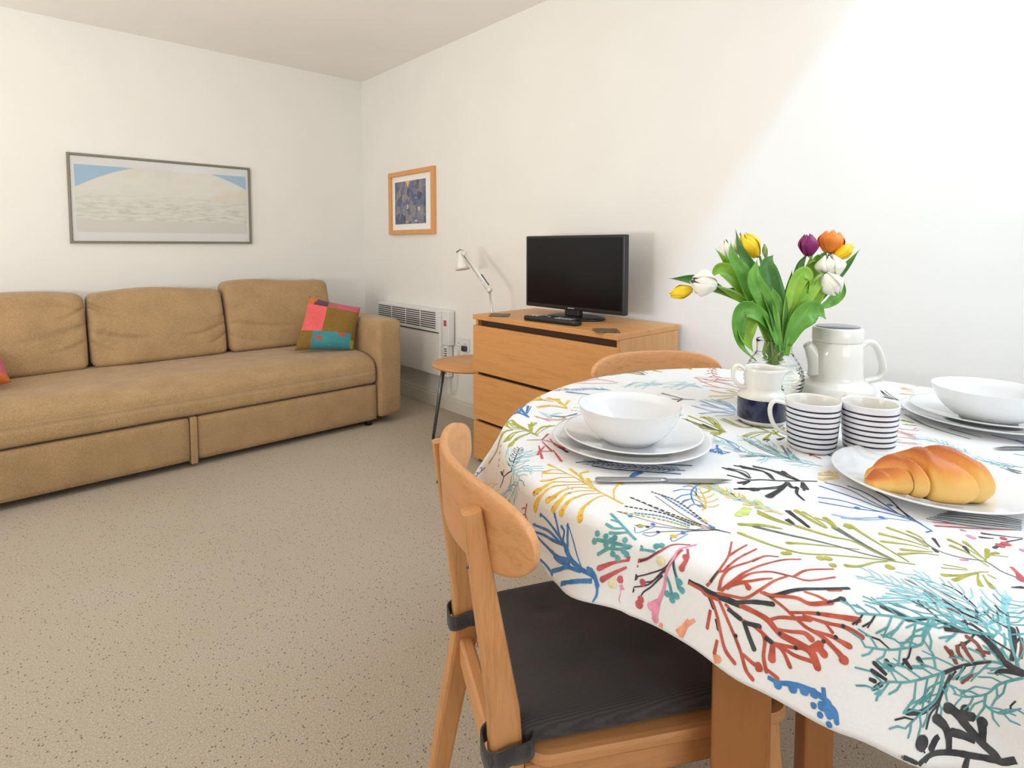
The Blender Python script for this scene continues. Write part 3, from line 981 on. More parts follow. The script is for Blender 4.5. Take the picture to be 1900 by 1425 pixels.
MOTIFS = (
('S','y',1.84,1.03,-542,68,-537,102,-532,133,-523,170,-519,204,-514,231),
('S','y',1.03,5.17,-537,102,-552,106,-581,102,-601,95,-612,90),
('S','y',1.03,5.17,-538,112,-556,124,-582,127,-599,125,-613,126),
('S','y',1.03,5.17,-538,123,-554,138,-576,144,-596,139,-612,144),
('S','y',1.03,5.17,-534,132,-550,151,-571,156,-592,153,-602,161),
('S','y',1.03,5.17,-530,147,-548,162,-568,174,-591,176,-606,184,-620,196),
('S','y',1.03,5.17,-529,159,-544,172,-560,187,-584,185,-596,195),
('S','y',0.92,3.45,-523,176,-540,191,-555,194,-570,201),
('S','y',0.92,3.45,-520,193,-532,207,-547,221),
('S','y',0.92,3.45,-518,210,-526,222,-542,224),
('S','y',0.92,3.45,-516,225,-515,240),
('S','y',0.92,3.45,-530,147,-513,176,-502,203),
('S','y',0.92,3.45,-532,133,-508,177,-490,178),
('S','y',0.92,3.45,-536,117,-524,140,-512,158),
('S','y',0.92,3.45,-539,86,-515,105,-493,113,-487,111),
('B','r',1.1,0,-558,159),
('B','r',1.1,0,-579,154),
('B','r',1.1,0,-594,150),
('B','r',1.1,0,-597,161),
('B','r',1.1,0,-590,186),
('B','r',1.1,0,-615,192),
('B','r',1.1,0,-609,125),
('B','r',1.1,0,-607,91),
('B','r',1.1,0,-579,100),
('B','r',1.1,0,-558,214),
('B','r',1.1,0,-542,224),
('B','r',1.1,0,-555,194),
('B','r',1.1,0,-609,146),
('B','r',1.1,0,-516,147),
('B','r',1.1,0,-526,156),
('B','r',1.1,0,-558,150),
('B','r',1.1,0,-577,128),
('B','r',1.1,0,-597,188),
('B','t',2.2,0,-572,143),
('B','n',1.4,0,-596,197),
('S','b',2.3,4.6,-680,36,-672,40,-668,48,-666,70,-661,93,-653,106),
('S','b',2.53,1.84,-661,93,-648,115,-640,136,-630,160,-624,179),
('S','b',2.53,1.84,-652,103,-644,124,-630,134,-617,140),
('S','b',2.53,1.84,-658,98,-648,115,-634,116,-630,124),
('S','b',2.53,1.84,-650,103,-639,107,-624,110),
('S','b',2.53,1.84,-650,115,-653,144,-653,179,-655,216),
('S','b',2.53,1.84,-651,122,-644,156,-644,185,-644,211),
('S','b',2.53,1.84,-663,92,-669,130,-666,177,-658,212),
('S','b',2.53,1.84,-668,90,-672,116,-672,136,-667,142),
('S','b',0.92,0.92,-667,64,-654,80,-639,95,-624,110),
('S','b',2.99,2.07,-674,46,-681,69,-692,96,-707,113),
('S','b',2.99,2.07,-689,90,-704,125,-731,203,-730,248,-722,276),
('S','b',2.99,2.07,-700,128,-694,141,-694,174,-692,236),
('S','b',2.99,2.07,-700,144,-716,209,-709,242),
('S','b',2.99,2.07,-692,141,-680,112,-672,94,-669,68),
('S','b',2.99,2.07,-669,48,-663,50,-662,57),
('S','b',2.99,2.07,-678,36,-667,44,-663,50),
('S','b',1.72,1.15,-680,36,-688,35,-696,38),
('B','b',2.5,0,-643,204),
('B','b',2.5,0,-627,180),
('B','b',2.5,0,-620,139),
('B','b',2.5,0,-630,122),
('B','b',2.5,0,-656,213),
('B','b',2.5,0,-626,110),
('S','t',1.38,2.3,-608,-28,-612,-12,-618,6,-622,27,-627,53),
('S','t',1.38,2.3,-610,-11,-604,9,-594,30,-579,60),
('S','t',1.38,2.3,-598,24,-605,35,-604,48),
('S','t',1.38,2.3,-602,15,-609,27,-613,37),
('S','t',1.38,2.3,-590,37,-592,49),
('S','t',1.38,2.3,-614,-5,-626,17,-631,33,-642,46),
('S','t',1.38,2.3,-608,-53,-620,-59,-634,-67),
('S','t',1.38,2.3,-628,-49,-636,-55,-651,-63),
('B','t',4,0,-620,55),
('B','t',4,0,-630,57),
('B','t',4,0,-619,41),
('B','t',4,0,-621,32),
('B','t',4,0,-616,28),
('B','t',4,0,-628,38),
('B','t',4,0,-627,27),
('B','t',4,0,-613,13),
('B','t',4,0,-635,25),
('B','t',4,0,-637,17),
('B','t',4,0,-628,6),
('B','t',4,0,-626,11),
('B','t',4,0,-601,-26),
('B','t',4,0,-597,-31),
('B','t',4,0,-627,-66),
('B','t',4,0,-634,-71),
('B','t',4,0,-648,-54),
('B','t',4,0,-651,-62),
('B','t',4,0,-644,-66),
('S','m',1.15,2.99,-572,-56,-584,-43,-602,-35,-618,-22,-626,-11,-632,2),
('S','n',0.69,1.38,-605,-32,-618,-22,-626,-12),
('S','p',1.15,2.99,-566,-60,-589,-52,-605,-52,-623,-48,-644,-49,-660,-46,-682,-45),
('S','m',1.61,2.3,-589,-55,-605,-52,-624,-46),
('S','n',1.15,0.8,-605,-52,-621,-44,-637,-25,-649,-7),
('S','n',1.15,0.8,-622,-46,-642,-33,-650,-20),
('S','n',1.15,0.8,-624,-44,-649,-28,-662,-6),
('S','n',1.15,0.8,-630,-44,-650,-32,-663,-22,-680,-19),
('S','n',1.15,0.8,-605,-52,-616,-56,-623,-61),
('B','n',4.5,0,-648,-8),
('B','n',4.5,0,-664,-6),
('B','m',4.5,0,-650,-20),
('B','m',4.5,0,-660,8),
('B','m',4.5,0,-671,-21),
('B','m',5.5,0,-678,-20),
('B','n',4.2,0,-692,-14),
('S','m',1.38,3.68,-634,2,-644,21,-657,40),
('S','m',1.38,3.68,-633,-10,-650,11,-668,32),
('S','m',1.38,3.68,-583,-58,-597,-66,-611,-65),
('S','p',2.3,5.17,-666,6,-672,2,-682,0),
('S','p',2.3,5.17,-660,-46,-674,-42,-684,-45),
('S','p',2.3,5.17,-660,-46,-673,-36),
('B','m',4,0,-597,-64),
('B','yl',6,0,-615,-38),
('B','yl',6,0,-668,17),
('S','n',0.57,0.46,-508,-75,-515,-44,-510,-9,-487,51),
('S','n',0.57,0.46,-508,-75,-520,-42,-522,-5,-517,74),
('S','n',0.57,0.46,-511,-61,-534,-40,-553,-4,-567,60),
('S','n',0.57,0.46,-511,-61,-538,-37,-559,-8,-582,20),
('S','n',0.57,0.46,-514,-59,-541,-38,-562,-20,-590,0),
('S','b',0.57,0.46,-520,-46,-545,-36,-572,-30,-581,-35),
('S','b',0.57,0.46,-586,17,-596,6,-566,0),
('S','b',0.57,0.46,-593,0,-590,-11,-570,-13),
('S','b',0.57,0.46,-577,-30,-579,-37,-550,-39),
('D','n',1.6,0,-502,-32,-478,21,-478,64),
('D','n',1.6,0,-517,-40,-518,-3,-517,74),
('D','n',1.6,0,-524,-34,-525,14,-546,62),
('D','b',1.6,0,-529,-31,-534,9,-553,41),
('D','b',1.6,0,-511,-51,-494,0,-478,45),
('D','o',1.5,0,-534,-33,-542,4,-566,58),
('D','o',1.5,0,-514,-59,-521,-36,-522,-5),
('B','o',4.4,0,-578,14),
('B','n',2.8,0,-573,6),
('B','n',2.8,0,-574,-11),
('B','y',4.4,0,-569,-30),
('B','y',4.4,0,-504,-35),
('B','b',3.2,0,-562,5),
('B','b',3.2,0,-553,-34),
('B','b',3.2,0,-512,-52),
('B','b',3.2,0,-565,39),
('B','p',3,0,-520,-45),
('S','k',3.04,3.42,-621,-76,-620,-94,-620,-105,-617,-121,-615,-135),
('S','r',1.9,1.9,-622,-77,-622,-92,-624,-99,-622,-112),
('S','r',2.47,3.99,-615,-135,-613,-152,-613,-166,-618,-180,-616,-200,-616,-212,-624,-221),
('S','r',1.71,1.04,-615,-97,-608,-100,-589,-104,-562,-99,-528,-86),
('S','r',1.71,1.04,-562,-99,-540,-100,-521,-102),
('S','r',1.71,1.04,-613,-111,-596,-110,-572,-116,-557,-121,-530,-128,-520,-139),
('S','r',1.71,1.04,-612,-113,-595,-122,-578,-128,-555,-133,-524,-145,-506,-159),
('S','r',1.71,1.04,-548,-168,-524,-173,-500,-192),
('S','k',1.52,0.76,-609,-100,-595,-103),
('S','k',1.52,0.76,-588,-109,-559,-109,-541,-110),
('S','k',1.52,0.76,-553,-123,-530,-128,-520,-139),
('S','k',1.52,0.76,-556,-149,-549,-168,-547,-173),
('S','r',1.52,1.33,-595,-103,-588,-109,-559,-109,-522,-114),
('S','r',1.52,1.33,-607,-118,-593,-126,-570,-137,-556,-149,-549,-168,-544,-182,-516,-199),
('S','r',1.52,1.33,-616,-110,-611,-125,-605,-139,-590,-149,-577,-155,-552,-163),
('S','r',1.52,1.33,-594,-128,-584,-140,-570,-153),
('S','r',1.42,2.85,-601,-122,-592,-132,-594,-138),
('S','r',1.42,2.85,-592,-150,-588,-163,-578,-182,-576,-195,-566,-208,-563,-211),
('S','r',1.42,2.85,-595,-181,-584,-198,-575,-215,-564,-237),
('S','r',1.42,2.85,-590,-193,-584,-213,-577,-230,-576,-245),
('S','r',1.42,2.85,-591,-160,-593,-175,-596,-188,-598,-200,-597,-214,-600,-229,-604,-241),
('S','r',1.42,2.85,-597,-207,-592,-222,-590,-239),
('S','r',1.42,2.85,-613,-166,-604,-175,-596,-189,-589,-200),
('S','r',1.42,2.85,-617,-174,-610,-189,-604,-200,-605,-208),
('S','k',1.9,2.28,-591,-153,-588,-163,-571,-178,-548,-199,-528,-216),
('S','k',1.9,2.28,-614,-132,-604,-148,-596,-165),
('S','k',0.95,3.42,-566,-208,-558,-214,-552,-218),
('S','r',3.42,3.42,-547,-201,-538,-210),
('S','r',1.23,1.52,-584,-213,-588,-222),
('S','r',1.23,1.52,-567,-186,-564,-198,-564,-209),
('S','r',1.52,2.09,-622,-103,-637,-116,-651,-125,-664,-135,-670,-148),
('S','r',1.52,2.09,-622,-114,-636,-129,-646,-140,-657,-151,-669,-161,-673,-170),
('S','r',1.52,2.09,-657,-153,-659,-164,-659,-174),
('S','r',1.52,2.09,-624,-160,-632,-169,-647,-173,-658,-180),
('S','r',1.52,2.09,-656,-179,-657,-192),
('S','r',1.52,2.09,-630,-179,-631,-188,-640,-199),
('S','r',1.52,2.09,-628,-182,-628,-199,-623,-215),
('S','r',1.52,2.09,-630,-177,-622,-196,-609,-215),
('S','r',1.52,2.09,-636,-108,-655,-110),
('S','r',1.52,2.09,-660,-124,-674,-125),
('S','r',1.52,2.09,-622,-121,-627,-139,-626,-156,-629,-172,-630,-177),
('S','k',2.09,2.47,-625,-125,-627,-140),
('S','k',2.09,2.47,-628,-146,-623,-160),
('S','k',2.09,2.47,-627,-144,-636,-152,-646,-162),
('S','k',2.09,2.47,-630,-168,-630,-175),
('S','k',2.09,2.47,-624,-103,-632,-111),
('S','k',2.09,2.47,-641,-117,-649,-122),
('S','r',2.28,3.99,-630,-177,-644,-181),
('S','r',2.28,3.99,-616,-207,-609,-216,-610,-222),
('S','r',2.28,3.99,-613,-210,-605,-216),
('B','r',4.5,0,-659,-172),
('B','r',4.5,0,-604,-239),
('B','k',2,0,-645,-141),
('B','k',2,0,-618,-180),
('B','k',2,0,-621,-198),
('B','k',2,0,-580,-205),
('B','k',2,0,-577,-228),
('B','k',2,0,-600,-218),
('B','k',2,0,-590,-226),
('S','e',1.9,4.27,-656,-94,-672,-83,-689,-73),
('S','e',1.9,4.27,-660,-87,-680,-82),
('S','e',1.9,4.27,-684,-55,-695,-53),
('S','e',1.9,4.27,-688,-115,-677,-130),
('S','e',1.9,4.27,-681,-94,-682,-98),
('S','b',1.9,2.85,-662,-183,-660,-194,-652,-208,-647,-222,-645,-235),
('S','b',1.9,2.38,-637,-232,-646,-238,-648,-248,-656,-253),
('B','b',4.4,0,-662,-194),
('B','b',4.4,0,-656,-208),
('B','b',4.4,0,-651,-218),
('B','b',4.4,0,-647,-227),
('B','b',4.4,0,-652,-237),
('B','b',4.4,0,-647,-240),
('B','b',4.4,0,-654,-245),
('B','b',3,0,-657,-230),
('B','b',3,0,-660,-238),
('B','b',3,0,-662,-248),
('S','o',0.95,2.85,-420,-252,-434,-228,-450,-205,-469,-180,-491,-155,-499,-125,-500,-102,-500,-82),
('S','g',0.95,2.85,-428,-234,-437,-208,-442,-179,-450,-149,-458,-127,-469,-87),
('S','o',0.95,3.04,-428,-234,-424,-212,-415,-185,-423,-163,-427,-124),
('S','o',0.95,3.04,-419,-246,-403,-218,-389,-194,-373,-170),
('S','o',0.95,3.04,-436,-229,-450,-219,-472,-210,-481,-200),
('S','o',0.95,3.04,-431,-198,-449,-172,-467,-147,-479,-134),
('S','g',1.9,4.75,-428,-234,-419,-209,-407,-183,-395,-160),
('B','o',5,0,-486,-174),
('B','o',5,0,-481,-180),
('B','o',5,0,-448,-234),
('B','o',4,0,-507,-141),
('B','o',4,0,-503,-144),
('B','o',4,0,-492,-189),
('S','o',1.74,3.77,-429,-119,-432,-96,-428,-76),
('S','o',1.74,3.77,-449,-112,-456,-93,-477,-72),
('S','o',1.74,3.77,-404,-151,-398,-134,-382,-106),
('S','o',1.74,3.77,-394,-161,-381,-150,-376,-141),
('S','o',1.74,3.77,-382,-174,-374,-167),
('S','k',2.03,2.9,-419,-136,-405,-116,-393,-98),
('S','k',2.03,2.9,-424,-118,-420,-109),
('S','g',0.76,0.76,-368,-335,-365,-321,-353,-305,-363,-285,-364,-263,-348,-237,-344,-208),
('S','o',0.76,2.85,-363,-253,-348,-231,-344,-206),
('S','o',0.76,2.85,-364,-253,-363,-235,-369,-204),
('S','o',0.76,2.85,-370,-255,-373,-237,-389,-211),
('S','o',0.76,2.85,-361,-253,-342,-240,-336,-226),
('S','o',0.76,2.85,-376,-266,-385,-251,-407,-234),
('S','o',0.76,2.85,-372,-259,-380,-250,-393,-233),
('S','o',0.76,2.85,-347,-304,-330,-282,-323,-266),
('S','o',0.76,2.85,-351,-306,-328,-290,-316,-280),
('S','o',0.76,2.85,-363,-310,-344,-287,-339,-271),
('S','o',0.76,2.85,-353,-305,-341,-304,-318,-302),
('S','o',0.76,2.85,-340,-306,-328,-306,-319,-311),
('S','o',0.76,2.85,-377,-312,-386,-304,-408,-292,-422,-279),
('S','o',0.76,2.85,-389,-304,-404,-297,-425,-289),
('S','o',0.76,2.85,-389,-304,-403,-306,-416,-310),
('S','o',0.76,2.85,-389,-308,-403,-314,-412,-320),
('S','o',0.57,0.76,-331,-306,-320,-321),
('S','o',0.57,0.76,-387,-294,-396,-274),
('S','o',0.57,0.76,-390,-295,-406,-274),
('S','o',0.57,0.76,-384,-311,-388,-319),
('S','n',0.95,2.28,-344,-289,-330,-282),
('S','n',0.95,2.28,-353,-262,-334,-252),
('S','n',0.95,2.28,-402,-314,-407,-317),
('S','n',0.95,2.28,-363,-256,-368,-262),
('S','n',0.95,2.28,-322,-283,-316,-280),
('S','p',0.95,1.9,-370,-284,-365,-290),
('B','p',3.5,0,-293,-281),
('B','p',3.5,0,-295,-285),
('B','p',3.5,0,-288,-331),
('S','m',0.76,1.9,-232,-315,-260,-285,-292,-246),
('S','m',0.76,1.9,-283,-240,-266,-262),
('S','m',0.76,1.9,-280,-276,-281,-271),
('S','n',0.76,2.28,-250,-327,-262,-308,-272,-291),
('S','n',0.76,2.28,-278,-303,-286,-291),
('S','n',0.76,2.28,-397,-333,-388,-341),
('S','n',0.76,2.28,-253,-327,-279,-314,-306,-307),
('B','m',5,0,-294,-311),
('B','m',5,0,-284,-315),
('B','m',4,0,-269,-311),
('S','m',1.9,4.75,-345,-327,-357,-334,-370,-339),
('S','k2',1.14,1.71,-224,-323,-255,-284,-276,-234),
('S','k2',1.14,1.71,-218,-323,-245,-282,-269,-236),
('S','k2',1.14,1.71,-213,-322,-237,-282,-262,-239),
('S','k2',1.14,1.71,-207,-321,-227,-280,-254,-241),
('S','k2',1.14,1.71,-201,-321,-218,-279,-247,-243),
('S','k2',1.14,1.71,-196,-320,-210,-278,-240,-246),
('S','k2',1.14,1.71,-190,-320,-200,-276,-232,-248),
('F','t',1.25,(26,6),-502,-333,-514,-314,-519,-290,-535,-272,-542,-260,-559,-234),
('S','k',1.9,2.47,-514,-314,-518,-298,-519,-290),
('S','k',1.9,2.47,-524,-284,-536,-273,-536,-267,-537,-250),
('F','t',1.25,(24,6),-514,-365,-525,-341,-544,-327,-561,-318,-586,-297,-599,-278,-612,-270),
('S','k',1.42,2.09,-597,-278,-597,-264),
('S','k',1.42,2.09,-593,-276,-590,-263),
('S','k',1.42,2.09,-586,-280,-582,-271),
('S','k',1.42,2.09,-576,-293,-572,-284),
('S','k',1.42,2.09,-567,-301,-563,-293),
('S','k',1.42,2.09,-612,-270,-603,-275),
('S','k',1.42,2.09,-605,-264,-604,-269),
('S','k',1.42,2.09,-525,-341,-544,-327,-561,-318),
('F','t',1.2,(20,6),-562,-318,-586,-325,-605,-319,-626,-310),
('F','t',1.2,(20,6),-519,-370,-539,-361,-555,-360,-569,-349,-574,-337),
('F','t',1.2,(20,6),-556,-360,-565,-367,-562,-382,-545,-389),
('F','t',1.2,(20,6),-521,-290,-541,-288,-552,-288,-571,-270,-582,-251),
('F','t',1.2,(30,6),-516,-362,-498,-345,-455,-337),
('F','t',1.2,(30,6),-519,-346,-503,-330,-479,-316),
('F','t',1.2,(30,6),-510,-323,-508,-305,-503,-285),
('S','k',1.9,3.23,-525,-299,-514,-315,-510,-323,-514,-339,-518,-350,-516,-366),
('S','k',1.9,3.23,-513,-352,-483,-343),
('S','k',1.9,3.23,-533,-352,-526,-354,-516,-367),
('S','k',1.9,3.23,-589,-327,-605,-319,-612,-306),
('S','n2',1.33,1.71,-547,-321,-542,-313,-539,-306),
('S','n2',1.33,1.71,-540,-324,-536,-316,-532,-313),
('S','n2',1.33,1.71,-525,-334,-519,-324,-519,-316),
('S','n2',1.33,1.71,-535,-330,-531,-321,-527,-315),
('S','n2',1.33,1.71,-491,-316,-490,-306,-492,-296),
('S','n2',1.33,1.71,-561,-336,-548,-338),
('S','n2',1.33,1.71,-519,-336,-524,-327),
('S','n2',1.33,1.71,-488,-351,-505,-356),
('S','n2',1.33,1.71,-547,-322,-539,-311),
('S','k',0.95,0.95,-553,-325,-574,-326,-590,-327),
('S','k',0.95,0.95,-559,-323,-576,-326,-600,-332),
('S','k',0.95,0.95,-540,-328,-560,-330),
('S','k',0.95,0.95,-618,-330,-604,-327,-593,-329),
('S','c',0.47,1.04,-495,-335,-470,-294,-443,-258),
('S','c',0.47,1.04,-495,-334,-478,-294,-453,-256),
('S','c',0.47,1.04,-495,-332,-483,-293,-461,-255),
('S','c',0.47,1.04,-495,-330,-474,-290,-472,-252),
('S','c',0.47,1.04,-495,-329,-481,-290,-481,-250),
('S','c',0.47,1.04,-496,-328,-486,-290,-490,-250),
('S','c',0.47,1.04,-496,-326,-478,-287,-498,-248),
('S','c',0.47,1.04,-497,-324,-485,-287,-508,-246),
('S','c',0.47,1.04,-495,-322,-489,-287,-516,-245),
('S','c',0.47,1.04,-495,-321,-481,-283,-525,-242),
('S','c',0.47,1.04,-496,-319,-489,-283,-534,-241),
('S','c',0.47,1.04,-497,-317,-493,-283,-540,-240),
('S','c',0.47,1.04,-487,-336,-421,-329),
('S','c',0.47,1.04,-487,-336,-421,-331),
('S','c',0.47,1.04,-487,-336,-420,-333),
('S','c',0.47,1.04,-487,-336,-421,-335),
('F','c',0.9,(22,5),-492,-332,-462,-306,-448,-280,-445,-257),
('F','c',0.9,(22,5),-500,-313,-490,-283,-484,-252,-485,-225),
('F','c',0.9,(22,5),-483,-339,-452,-334,-421,-336),
('S','k',1.33,0.76,-499,-319,-472,-315,-458,-306,-446,-294,-444,-282),
('S','n2',0.76,0.57,-485,-304,-479,-286,-469,-269,-463,-252),
('S','n2',0.76,0.57,-467,-298,-457,-271),
('S','k',3.23,4.75,-588,-419,-600,-412,-599,-404,-599,-389,-595,-368,-590,-354,-588,-339),
('S','k',3.23,4.75,-597,-389,-589,-383,-581,-375),
('S','k',3.23,4.75,-602,-383,-605,-368,-608,-358),
('S','k',3.23,4.75,-626,-363,-614,-356,-607,-347,-604,-335),
('S','k',2.47,3.8,-591,-356,-580,-354),
('S','k',2.47,3.8,-585,-370,-585,-359),
('S','k',2.47,3.8,-618,-346,-622,-344,-630,-343),
('S','k',2.47,3.8,-619,-384,-629,-386),
('S','k',3.42,1.9,-600,-412,-615,-388,-625,-365,-634,-347,-645,-338,-650,-336),
('S','k',0.95,0.95,-637,-338,-633,-330),
('S','k',0.95,0.95,-636,-345,-649,-340),
('B','k',6.5,0,-632,-331),
('B','k',6.5,0,-630,-331),
('B','k',5.5,0,-590,-341),
('B','k',5.5,0,-582,-377),
('B','k',5.5,0,-584,-364),
('D','k',2.2,0,-658,-287,-653,-304,-649,-320,-648,-337),
('D','k',2.2,0,-658,-318,-654,-329),
('B','b',4.5,0,-661,-270),
('B','b',4.5,0,-659,-273),
('B','b',4.5,0,-665,-266),
('S','b',0.95,2.85,-667,-261,-660,-273),
('S','k',1.45,2.17,-255,-88,-273,-70,-296,-48,-313,-27,-329,-13,-335,17),
('S','k',1.45,3.48,-322,-12,-310,6,-312,31),
('S','k',1.45,3.48,-298,-40,-278,-15,-284,21),
('S','k',1.45,3.48,-274,-68,-270,-48,-263,-24,-269,4),
('S','k',1.45,3.48,-273,-70,-263,-48,-255,-36),
('S','k',1.45,3.48,-293,-57,-318,-56,-353,-35,-370,-20),
('S','k',1.45,3.48,-275,-74,-297,-88),
('S','k',1.45,3.48,-331,-16,-351,-9),
('S','k',2.9,5.8,-300,-60,-329,-62,-365,-61),
('S','k',3.48,1.74,-293,-57,-308,-71,-302,-76,-324,-84,-340,-100),
('S','k',4.35,5.8,-360,-31,-355,-37),
('F','c',1,(24,5),-183,-70,-192,-42,-194,-5,-218,23,-209,69,-191,118),
('F','c',1,(24,5),-192,-42,-166,6,-148,55,-150,80),
('S','k2',1.45,1.16,-192,-28,-186,18,-152,79),
('S','k2',1.45,1.16,-194,-5,-218,23,-244,41),
('S','k2',1.16,1.16,-182,-16,-133,16),
('S','k2',1.16,1.16,-177,2,-151,32),
('S','k2',1.16,1.16,-187,-33,-139,5),
('F','yg',1.5,(11,4.5),-407,-98,-408,-64,-406,-29,-398,10,-401,47),
('F','yg',1.5,(11,4.5),-408,-47,-390,-3,-396,30),
('F','yg',1.5,(11,4.5),-407,-72,-401,-43),
('S','yg',2.9,4.93,-423,-54,-454,-58),
('S','yg',2.9,4.93,-422,-59,-443,-62),
('S','yg',2.9,4.93,-404,-71,-393,-56),
('S','c',0.72,0.72,-407,-98,-403,-28,-410,61),
('S','b',0.95,1.52,-313,-247,-298,-227,-290,-205,-285,-176,-277,-145,-271,-97),
('S','b',0.95,1.52,-298,-227,-297,-193,-313,-160,-330,-117),
('S','b',0.95,1.52,-293,-218,-277,-174,-251,-130,-251,-98),
('S','b',0.95,1.52,-295,-212,-300,-180,-301,-138,-314,-111),
('S','b2',0.95,1.9,-301,-220,-318,-192,-348,-166,-357,-144),
('S','b2',0.95,1.9,-317,-198,-342,-178,-358,-156),
('S','n',0.95,1.52,-297,-220,-275,-204,-243,-180,-231,-162),
('S','n',0.95,1.52,-290,-205,-267,-178,-247,-152,-239,-126),
('S','n',0.95,1.52,-301,-233,-289,-218,-268,-197),
('B','b',4,0,-311,-160),
('B','b',4,0,-318,-191),
('B','b',4,0,-267,-188),
('S','b',0.95,1.42,-311,-246,-321,-242),
('S','o',1.16,2.9,-85,31,-72,67,-62,100),
('S','o',1.16,2.9,-72,67,-102,81,-135,85),
('S','o',1.16,2.9,-62,100,-44,139),
('S','o',1.16,2.9,-62,100,-83,120,-57,169),
('S','o',1.16,2.9,-77,60,-121,54),
('S','o',1.16,2.9,-82,54,-27,56),
('S','o',1.16,2.9,-85,40,-56,66),
('S','o',1.16,2.9,-134,135,-88,191,-86,205),
('S','o',1.16,2.9,-134,135,-146,167),
('S','o',1.16,2.9,-133,130,-165,130),
('S','o',1.16,2.9,-134,134,-99,167),
('S','k',1.16,2.32,-62,100,-51,124,-42,144),
('S','k',1.16,2.32,-85,31,-106,33),
('S','k',1.16,2.32,-140,134,-124,179),
('S','k',1.16,2.32,-115,48,-128,52),
('S','b2',0.72,1.3,28,184,42,221,47,269),
('S','b2',0.72,1.3,28,184,6,216,4,256),
('S','b2',0.72,1.3,12,176,-24,200,-63,218),
('S','b2',0.72,1.3,43,194,68,263),
('S','b2',0.72,1.3,20,180,61,217,78,254),
('S','y2',1.45,3.48,166,247,149,276,149,307),
('S','y2',1.45,3.48,152,243,118,260,96,281),
('S','y2',1.45,3.48,174,253,178,279),
('S','y2',1.45,3.48,128,237,84,248),
('S','r2',0.87,1.74,218,260,239,323,248,384),
('S','r2',0.87,1.74,248,296,239,339,205,370),
('S','r2',0.87,1.74,202,258,192,299,176,347),
('S','r2',0.87,1.74,284,314,269,365),
('S','r2',0.87,1.74,139,-89,149,-118,164,-122),
('S','r2',0.87,1.74,107,-99,121,-131),
('S','r2',0.87,1.74,79,-108,92,-138),
('S','r2',0.87,1.74,43,-114,63,-145),
('S','r2',0.87,1.74,127,-98,105,-135),
('S','r',1.45,2.32,-140,-32,-144,-43,-148,-54),
('S','r',1.45,2.32,-150,-38,-134,-37),
('S','n',1.45,2.03,-118,-52,-122,-63),
('S','y2',1.74,4.35,-208,-98,-212,-88,-218,-80),
('S','y2',1.74,4.35,-214,-104,-232,-92,-240,-87),
('S','y2',1.74,4.35,-212,-101,-200,-87),
('S','b',0.87,1.74,-44,-58,-55,-71),
('S','k',1.16,1.74,386,-39,414,-11,460,16),
('S','k',1.16,1.74,389,-28,398,-7),
('S','y2',1.16,2.9,503,-46,522,-16),
('S','y2',1.16,2.9,477,-52,464,-24),
('S','y2',1.16,2.9,531,-38,538,-16),
('S','k',0.87,2.03,35,289,20,310,-4,334,-11,401),
('S','k',0.87,2.03,-4,334,4,378),
('S','k',0.87,2.03,13,310,-27,304),
('S','k',0.87,2.03,20,310,26,341,29,374),
('S','b2',0.72,1.3,1,170,15,217,39,276),
('S','b2',0.72,1.3,-8,166,-26,212,-19,265),
('S','b2',0.72,1.3,11,175,49,217,64,254),
('S','b2',0.72,1.3,-15,165,-46,188),
('S','o',1.16,3.48,-134,129,-111,178,-94,228),
('S','o',1.16,3.48,-134,129,-150,163,-122,227),
('S','o',1.16,3.48,-139,124,-85,179,-76,204),
('S','o',1.16,3.48,-144,124,-164,138),
('S','k',1.16,2.61,-139,130,-136,185,-128,219),
('S','c2',0.72,1.45,35,486,89,479,92,436),
('S','c2',0.72,1.45,24,455,90,458,104,424),
('S','c2',0.72,1.45,92,436,160,416,159,352),
('S','c2',0.72,1.45,79,406,146,385,152,340),
('S','c2',0.72,1.45,4,472,75,493),
('S','c2',0.72,1.45,25,434,132,463),
('S','c2',0.72,1.45,79,386,181,398),
('S','c2',0.72,1.45,86,369,182,373),
('F','c2',0.6,(14,5),156,335,146,385,110,440),
('F','c2',0.6,(14,5),85,420,64,461,17,482),
('S','r2',0.87,1.74,38,516,30,577,-31,595),
('S','r2',0.87,1.74,28,514,-13,551,-52,594),
('S','r2',0.87,1.74,243,409,246,360,286,323),
('S','r2',0.87,1.74,243,409,204,353,187,308),
('S','r2',0.87,1.74,251,413,283,371,310,335),
('S','o',1.01,2.61,103,583,151,572,162,530),
('S','o',1.01,2.61,170,521,173,566,148,573),
('S','o',1.01,2.61,133,578,93,585),
('S','o',1.01,2.61,238,509,236,542),
('S','o',1.01,2.61,164,527,154,572,123,579),
('S','k2',1.01,2.32,170,521,186,557,158,571),
('S','k2',1.01,2.32,192,527,200,557),
('F','b',1,(18,4),-42,478,-60,514,-100,541,-150,581),
('S','b',1.16,2.03,-110,482,-124,515,-138,545),
('S','b',1.16,2.03,-51,466,-88,481),
('S','y',1.16,3.77,-242,450,-219,494,-216,534),
('S','y',1.16,3.77,-228,503,-239,530,-261,548),
('S','y',1.16,3.77,-232,523,-244,554,-284,540),
('S','y',1.16,3.77,-235,461,-193,486),
('S','y',1.16,3.77,-239,530,-216,564),
('S','y',1.16,3.77,-247,552,-249,552),
('S','y',1.16,3.77,-232,473,-206,515),
('S','y',1.16,3.77,-244,444,-256,482,-285,498),
('S','y',1.16,3.77,-261,548,-293,535),
('S','b',1.45,2.32,-355,453,-336,490,-312,528),
('S','b',1.45,2.32,-336,490,-336,514,-361,501),
('S','b',1.45,2.32,-340,478,-297,518),
('S','b',1.45,2.32,-312,528,-314,528),
('S','b',1.45,2.32,-321,516,-291,535),
('S','b',1.45,2.32,-350,464,-352,508,-398,482),
('S','b',1.45,2.32,-344,511,-381,492),
